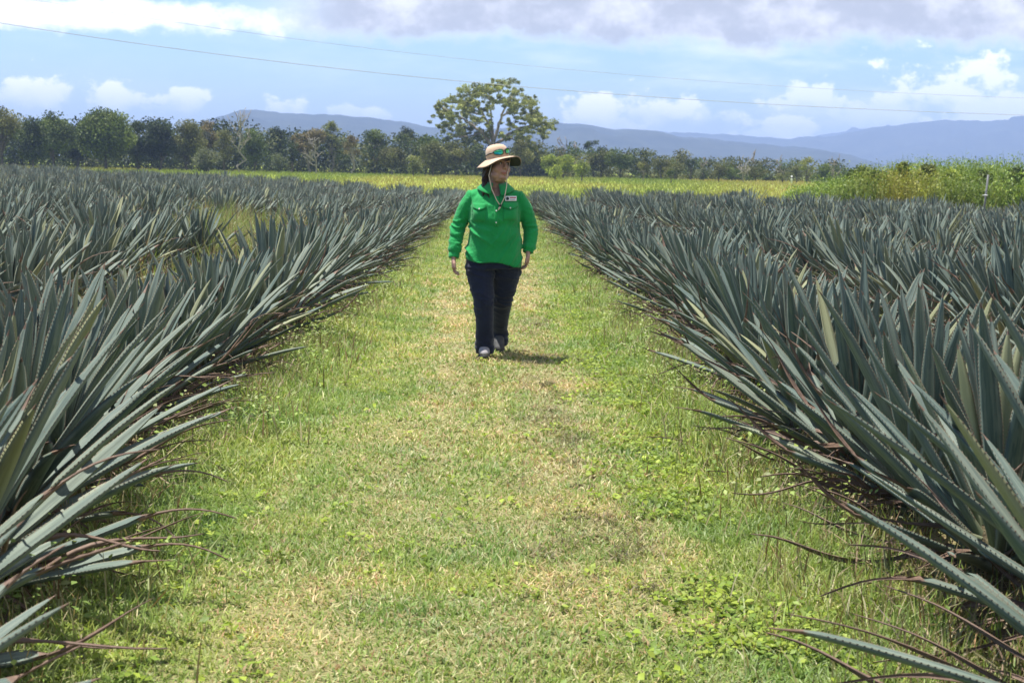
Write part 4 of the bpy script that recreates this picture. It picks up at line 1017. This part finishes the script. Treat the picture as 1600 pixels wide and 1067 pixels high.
    b.ell((0, -.055, .93), (.17, .125, .13), 16, 10)
    for s, A in ((-1, ARM_L), (1, ARM_R)):
        P = A[0]; b.tube([np.array((s * .09, .014, 1.262))] + list(P[:5]) + [np.array(P[4]) * .30 + np.array(P[5]) * .70], [.060, .072, .068, .062, .057, .052, .040], 16)
        c = np.array(P[4]) * .58 + np.array(P[5]) * .42; b.ell(c, (.056, .054, .042), 12, 8)
    def folds(V, N):
        arm = sms(np.abs(V[:, 0]), .205, .25) * (V[:, 2] < 1.27)
        a1 = V[:, 2] + V[:, 0] * .80 + .10 * vn(V * 5); a2 = V[:, 2] - V[:, 0] * 1.1 + .12 * vn(V * 4 + 3)
        rd = lambda n: (1 - np.abs(2 * n - 1)) ** 4
        n1 = rd(fbm(np.c_[V[:, 0] * 2.6, V[:, 1] * 3, a1 * 15], 2)); n2 = rd(fbm(np.c_[V[:, 0] * 2.6 + 9, V[:, 1] * 3, a2 * 12], 2)); n3 = rd(fbm(np.c_[V[:, 0] * 7, V[:, 1] * 7, V[:, 2] * 22 + 3 * vn(V * 7)], 2))
        lf = sms(-V[:, 0], -.06, .14); low = np.clip(sms(-V[:, 2], -1.16, -.92), .12, 1)
        elb = .35 + np.exp(-((V[:, 2] - 1.0) / .07) ** 2) + .8 * np.exp(-((V[:, 2] - .87) / .05) ** 2)
        t = (.030 * n1 * lf + .018 * n2 * (1 - lf)) * low * (1 - arm) + .012 * n3 * arm * elb
        bust = -.012 * np.exp(-((V[:, 2] - 1.035) / .03) ** 2) * (V[:, 1] < -.05) * (1 - arm)
        seam = -.005 * np.exp(-((np.abs(V[:, 0]) - .188 - .02 * (1.25 - V[:, 2])) / .007) ** 2) * (V[:, 2] > 1.08)
        return (t + bust + seam - .004) * np.clip((1.35 - V[:, 2]) / .05, 0, 1)
    def keepf(V):
        cutz = .742 - .12 * V[:, 0] + .012 * np.sin(V[:, 0] * 17 + 1) * (V[:, 1] < 0)
        k = V[:, 2] < cutz; V[k, 0] *= .985; V[k, 1] *= .985; V[:, 2] = np.maximum(V[:, 2], cutz)
        vneck = (V[:, 1] < .0) & (V[:, 2] > 1.245) & (np.abs(V[:, 0] - .012) < .004 + (V[:, 2] - 1.245) * .60)
        return ~(vneck | (V[:, 2] > 1.362))
    shirt = remesh('shirt', b, .007, M_SHIRT, body, 5, folds, keepf)
    sm_ = shirt.modifiers.new('thickness', 'SOLIDIFY'); sm_.thickness = .004; sm_.offset = -1
    sv = np.zeros(len(shirt.data.vertices) * 3); shirt.data.vertices.foreach_get('co', sv); sv = sv.reshape(-1, 3)
    def front_y(x, z): k = ((sv[:, 0] - x) ** 2 + (sv[:, 2] - z) ** 2 < .012 ** 2) & (sv[:, 1] < .02); return float(np.sort(sv[k, 1])[:max(1, k.sum() // 2)].mean()) if k.any() else -.13
    def patch(name, x0, x1, z0, z1, mat, off=.004, th=.004, nx=9, nz=5, fn=None, par=None):
        V = []
        for o_ in (off, off + th):
            for j in range(nz):
                for i in range(nx):
                    x = x0 + (x1 - x0) * i / (nx - 1); z = z0 + (z1 - z0) * j / (nz - 1)
                    if fn: x, z = fn(i / (nx - 1), j / (nz - 1), x, z)
                    V.append((x, front_y(x, z) - o_, z))
        V = np.array(V); m = nx * nz; V[:, 1] = V[:, 1]; F = []
        for j in range(nz - 1):
            for i in range(nx - 1):
                q = j * nx + i; F.append((q, q + nx, q + nx + 1, q + 1)); q += m; F.append((q, q + 1, q + nx + 1, q + nx))
        bd = [i for i in range(nx)] + [nx - 1 + j * nx for j in range(1, nz)] + [m - 1 - i for i in range(1, nx)] + [(nz - 1 - j) * nx for j in range(1, nz - 1)]
        for i in range(len(bd)): p, q = bd[i], bd[(i + 1) % len(bd)]; F.append((p, q, q + m, p + m))
        return mk(name, V, np.array(F), mat, par or shirt, True)
    flap = lambda u, v, x, z: (x, z - (1 - v) * .020 * (1 - abs(2 * u - 1)))
    for (x0, x1, z0, z1) in ((-.172, -.070, 1.168, 1.204), (.060, .180, 1.180, 1.216)):
        patch('pocket_flap', x0, x1, z0, z1, M_SHIRT2, .008, .005, fn=flap)
        patch('pocket', x0 + .004, x1 - .004, z0 - .105, z0 - .005, M_SHIRT2, .001, .002)
        e = MB(); xc = (x0 + x1) / 2; e.tube([(xc, front_y(xc, z0 - .008) - .012, z0 - .006), (xc, front_y(xc, z0 - .008) - .017, z0 - .006)], [.0065, .006], 10); e.build('button', M_WHITE, shirt)
    patch('placket', -.006, .030, 1.03, 1.262, M_SHIRT2, .003, .004, 4, 12)
    for z in (1.06, 1.15): e = MB(); y = front_y(.012, z); e.tube([(.012, y - .006, z), (.012, y - .012, z)], [.0062, .0056], 10); e.build('button', M_WHITE, shirt)
    bd = patch('badge', .078, .168, 1.226, 1.264, M_WHITE, .006, .004)
    patch('badge_emblem', .084, .112, 1.231, 1.259, M_EMB, .0115, .002, 7, 7, fn=lambda u, v, x, z: (.097 + .0125 * (2 * u - 1) * math.sqrt(1 - .5 * (2 * v - 1) ** 2), 1.245 + .0125 * (2 * v - 1) * math.sqrt(1 - .5 * (2 * u - 1) ** 2)), par=bd)
    patch('badge_line', .114, .164, 1.248, 1.256, M_RED, .0115, .001, 6, 2, par=bd); patch('badge_line', .114, .158, 1.235, 1.241, M_GREY, .0115, .001, 6, 2, par=bd)
    # collar: a folded stand round the neck with two points
    for s in (-1, 1):
        V = []; nA = 14
        for j in range(4):
            v = j / 3
            for i in range(nA):
                u = i / (nA - 1); a = R(90) - s * 0 + (R(90) + 0) * 0; ang = R(90 - u * 165) if s > 0 else R(90 + u * 165)      # from the nape round to the front
                rin = .078 + .006 * v; rr = rin + v * (.046 + .026 * u ** 2); zz = 1.378 - .022 * u ** 2 - v * (.038 + .046 * u ** 2)
                V.append((.004 + math.cos(ang) * rr * (1.05 if v else 1), .018 + math.sin(ang) * rr * 1.02 - .020 * u * v, zz))
        V = np.array(V); F = [(j * nA + i, j * nA + i + 1, (j + 1) * nA + i + 1, (j + 1) * nA + i) for j in range(3) for i in range(nA - 1)]
        c = mk('collar', V, np.array(F), M_SHIRT2, shirt, True); m = c.modifiers.new('thickness', 'SOLIDIFY'); m.thickness = .006
    for s, A in ((-1, ARM_L), (1, ARM_R)):
        P = np.array(A[0][4]) * .36 + np.array(A[0][5]) * .64; Q = np.array(A[0][5]); d = Q - P; e = MB(); e.tube([P, P + d * .2, P + d * .9, P + d * 1.08, P + d * 1.09], [.040, .044, .042, .042, .034], 16); e.build('cuff', M_SHIRT2, shirt)
    # trousers
    b = MB()
    b.tube([(0, .01, .70), (0, .008, .78), (0, .0, .86)], [.205, .214, .205], 24, ref=(0, 1, 0), rad2=[.150, .162, .150])
    for Lg, rr, r2 in ((LEG_L, [.114, .114, .094, .078, .072, .068, .072], [.135, .12, .100, .086, .083, .080, .080]), (LEG_R, [.114, .114, .094, .078, .072, .066, .070], [.135, .12, .100, .086, .083, .080, .080])):
        P = [np.array(p) for p in Lg]; P[-1] = P[-1] + np.array((0, 0, -.040 if Lg is LEG_L else -.070)); P = P[:5] + [P[5]] + [P[6]]; b.tube(P, rr, 18, ref=(0, 1, 0), rad2=r2)
    def tfold(V, N):
        n = fbm(np.c_[V[:, 0] * 6, V[:, 1] * 6, V[:, 2] * 22 + V[:, 0] * 6], 3); r_ = (1 - np.abs(2 * n - 1)) ** 4
        kn = np.exp(-((V[:, 2] - .44) / .12) ** 2) + np.exp(-((V[:, 2] - .09) / .09) ** 2) + .9 * np.exp(-((V[:, 2] - .68) / .08) ** 2)
        return .015 * r_ * np.clip(kn, .15, 1) - .002
    remesh('trousers', b, .007, M_TROUS, body, 4, tfold)
    # shoes
    for Lg, name in ((LEG_L, 'shoe'), (LEG_R, 'shoe')):
        a = np.array(Lg[-1]); bk = Lg is LEG_R; tip = .10 if bk else 0
        e = MB(); Rm = np.array(Matrix.Rotation(R(22) if bk else 0, 3, 'X'))
        def sp(x, y, z): return np.array((a[0], a[1], 0)) + np.array((0, -.14, 0)) + Rm @ (np.array((x, y + .14, z)))
        e.tube([sp(0, .055, .045), sp(0, .02, .052), sp(0, -.05, .048), sp(0, -.12, .038), sp(0, -.165, .030), sp(0, -.182, .026)], [.030, .040, .043, .046, .036, .012], 14, ref=(0, 0, 1), rad2=[.040, .046, .042, .030, .022, .010])
        so = remesh(name, e, .006, M_SHOE if not bk else M_SOLE_AND_SHADE, body, 3); e = MB()  # rear shoe gets the dark sole colour, painting in the shade on it
        e.tube([sp(0, .06, .010), sp(0, .02, .010), sp(0, -.05, .010), sp(0, -.12, .010), sp(0, -.165, .010), sp(0, -.186, .012)], [.030, .042, .044, .048, .038, .012], 14, ref=(0, 0, 1), rad2=[.010] * 6); e.build('sole', M_SOLE_AND_SHADE, so)
    # hat: crown and brim lifted at the front
    TR = np.array(Matrix.Rotation(R(33), 3, 'Z') @ Matrix.Rotation(R(-7), 3, 'X') @ Matrix.Rotation(R(-9), 3, 'Y')); HT = hd((0, .012, .058))
    def ht(p): return HT + TR @ np.array(p, float)
    n = 56; V = []; prof = [(.086, .0), (.086, .030), (.083, .058), (.075, .082), (.060, .098), (.036, .106), (.012, .108)]
    for (r_, z) in prof:
        for i in range(n): t = 2 * math.pi * i / n; V.append(ht((r_ * math.cos(t), r_ * 1.14 * math.sin(t), z + .003 * math.sin(3 * t + 1))))
    F = [(j * n + i, j * n + (i + 1) % n, (j + 1) * n + (i + 1) % n, (j + 1) * n + i) for j in range(len(prof) - 1) for i in range(n)]
    V.append(ht((0, 0, .108))); F3 = [((len(prof) - 1) * n + i, (len(prof) - 1) * n + (i + 1) % n, len(V) - 1) for i in range(n)]
    def brim(off, shrink=0.):
        B = []
        for k in range(7):
            u = k / 6; rr = .086 + (.170 - .086 - shrink) * u
            for i in range(n):
                t = 2 * math.pi * i / n; c, s = math.cos(t), math.sin(t); fr = max(0, -s)
                drop = -(.052 + .030 * max(c, 0)) * u ** 1.2 * (c * c) - .040 * u ** 1.2 * max(0, s) ** 2 - .010 * u * fr ** 2 + .004 * math.sin(5 * t) * u
                B.append(ht((rr * c * 1.0, rr * 1.10 * s, drop + off)))
        return np.array(B), np.array([(j * n + i, (j + 1) * n + i, (j + 1) * n + (i + 1) % n, j * n + (i + 1) % n) for j in range(6) for i in range(n)])
    hat = mk('hat', np.array(V), [np.array(F), np.array(F3)], M_HAT, body, True)
    B, Fb = brim(.0); bo = mk('brim', B, Fb, M_HAT, hat, True); m = bo.modifiers.new('thickness', 'SOLIDIFY'); m.thickness = .003; m.offset = 1
    B, Fb = brim(-.0055, .004); mk('brim_lining', B, Fb[:, ::-1], M_UNDER, hat, True)
    # chin cord with its toggle
    e = MB(); tg = np.array((.042, -.195, 1.190)); tg[1] = front_y(.042, 1.190) - .018
    l0 = ht((-.080, -.045, -.012)); r0 = ht((.078, -.060, -.012))
    e.tube([l0, np.array((-.052, -.125, 1.42)), np.array((-.028, -.150, 1.32)), np.array((.010, min(front_y(.01, 1.24) - .012, -.15), 1.235)), tg], .0036, 7)
    e.tube([r0, np.array((.090, -.115, 1.42)), np.array((.088, -.135, 1.34)), np.array((.072, min(front_y(.07, 1.24) - .012, -.15), 1.25)), tg], .0036, 7); cd = e.build('chin_cord', M_CORD, hat)
    e = MB(); e.ell(tg + (0, -.004, .0), (.010, .009, .011), 10, 8); e.build('cord_toggle', M_BLACK, hat)
    e = MB(); e.tube([tg + (0, -.004, -.008), tg + (-.010, -.006, -.022), tg + (-.016, -.006, -.034)], [.006, .007, .003], 7); e.build('cord_end', M_CORD, hat)
    # sunglasses pushed up on the hat: a thing of their own
    sg = empty('sunglasses', tuple(root_loc)); tag(sg, 'wraparound sunglasses with green mirrored lenses resting on the front of the hat', 'sunglasses')
    fr = MB(); top = []
    def on_hat(t, z, k=1.08): c, s = math.cos(t), math.sin(t); return ht((.086 * k * c, .086 * 1.14 * k * s, z))
    for s in (-1, 1):
        V = []; nn = 12
        for o_ in (1.05, 1.09):
            for j in range(3):
                for i in range(nn):
                    u = i / (nn - 1); t = R(-90) + s * R(7 + 44 * u); hgt = .0225 * (1 - .35 * u ** 2) * math.sin(math.pi * (.14 + .74 * u)) ** .5; V.append(on_hat(t, .040 + .004 * u + (j - 1) * hgt, o_ + .01))
        mm = nn * 3; F = []
        for j in range(2):
            for i in range(nn - 1): q = j * nn + i; F += [(q, q + 1, q + nn + 1, q + nn), (q + mm, q + mm + nn, q + mm + nn + 1, q + mm + 1)]
        bd_ = list(range(nn)) + [2 * nn - 1] + [3 * nn - 1 - i for i in range(nn)] + [nn]
        for i in range(len(bd_)): p, q = bd_[i], bd_[(i + 1) % len(bd_)]; F.append((p, q, q + mm, p + mm))
        mk('lens', np.array(V), np.array(F), M_LENS, sg, True)
        ring = [np.array(V[mm + q]) for q in bd_ + bd_[:1]]; fr.tube(ring, .0034, 6, cap=False)
        fr.tube([on_hat(R(-90) + s * R(51), .045, 1.08), on_hat(R(-90) + s * R(75), .042, 1.09), on_hat(R(-90) + s * R(100), .034, 1.10), on_hat(R(-90) + s * R(125), .022, 1.10)], [.0055, .005, .0045, .0035], 7)
    fr.tube([on_hat(R(-98), .046, 1.1), on_hat(R(-90), .048, 1.11), on_hat(R(-82), .046, 1.1)], .004, 6); fr.build('frame', M_BLACK, sg)
    return body


ARM_L = ([(-.176, .015, 1.245), (-.226, .02, 1.165), (-.268, .03, 1.07), (-.292, .02, .99), (-.308, -.02, .88), (-.316, -.055, .775)], (-.02, -.10, -1.))
ARM_R = ([(.176, .015, 1.245), (.232, .03, 1.165), (.268, .05, 1.07), (.285, .055, 1.0), (.280, .03, .90), (.268, .0, .825)], (-.03, -.08, -1.))
LEG_L = [(-.108, .0, .78), (-.106, -.01, .66), (-.092, -.035, .54), (-.078, -.055, .44), (-.066, -.04, .30), (-.062, -.005, .13), (-.062, .0, .055)]
LEG_R = [(.108, .03, .78), (.102, .06, .66), (.088, .10, .54), (.076, .14, .44), (.064, .27, .30), (.056, .39, .165), (.054, .405, .10)]
M_LENS = lens_mat(); M_EMB = noisy('emblem_green', (.005, .025, .02), (.01, .04, .03), 30, .6, .3); M_RED = noisy('print_red', (.40, .06, .08), (.5, .12, .12), 40, .7, .2); M_GREY = noisy('print_grey', (.35, .35, .36), (.45, .45, .46), 40, .7, .2)
person()
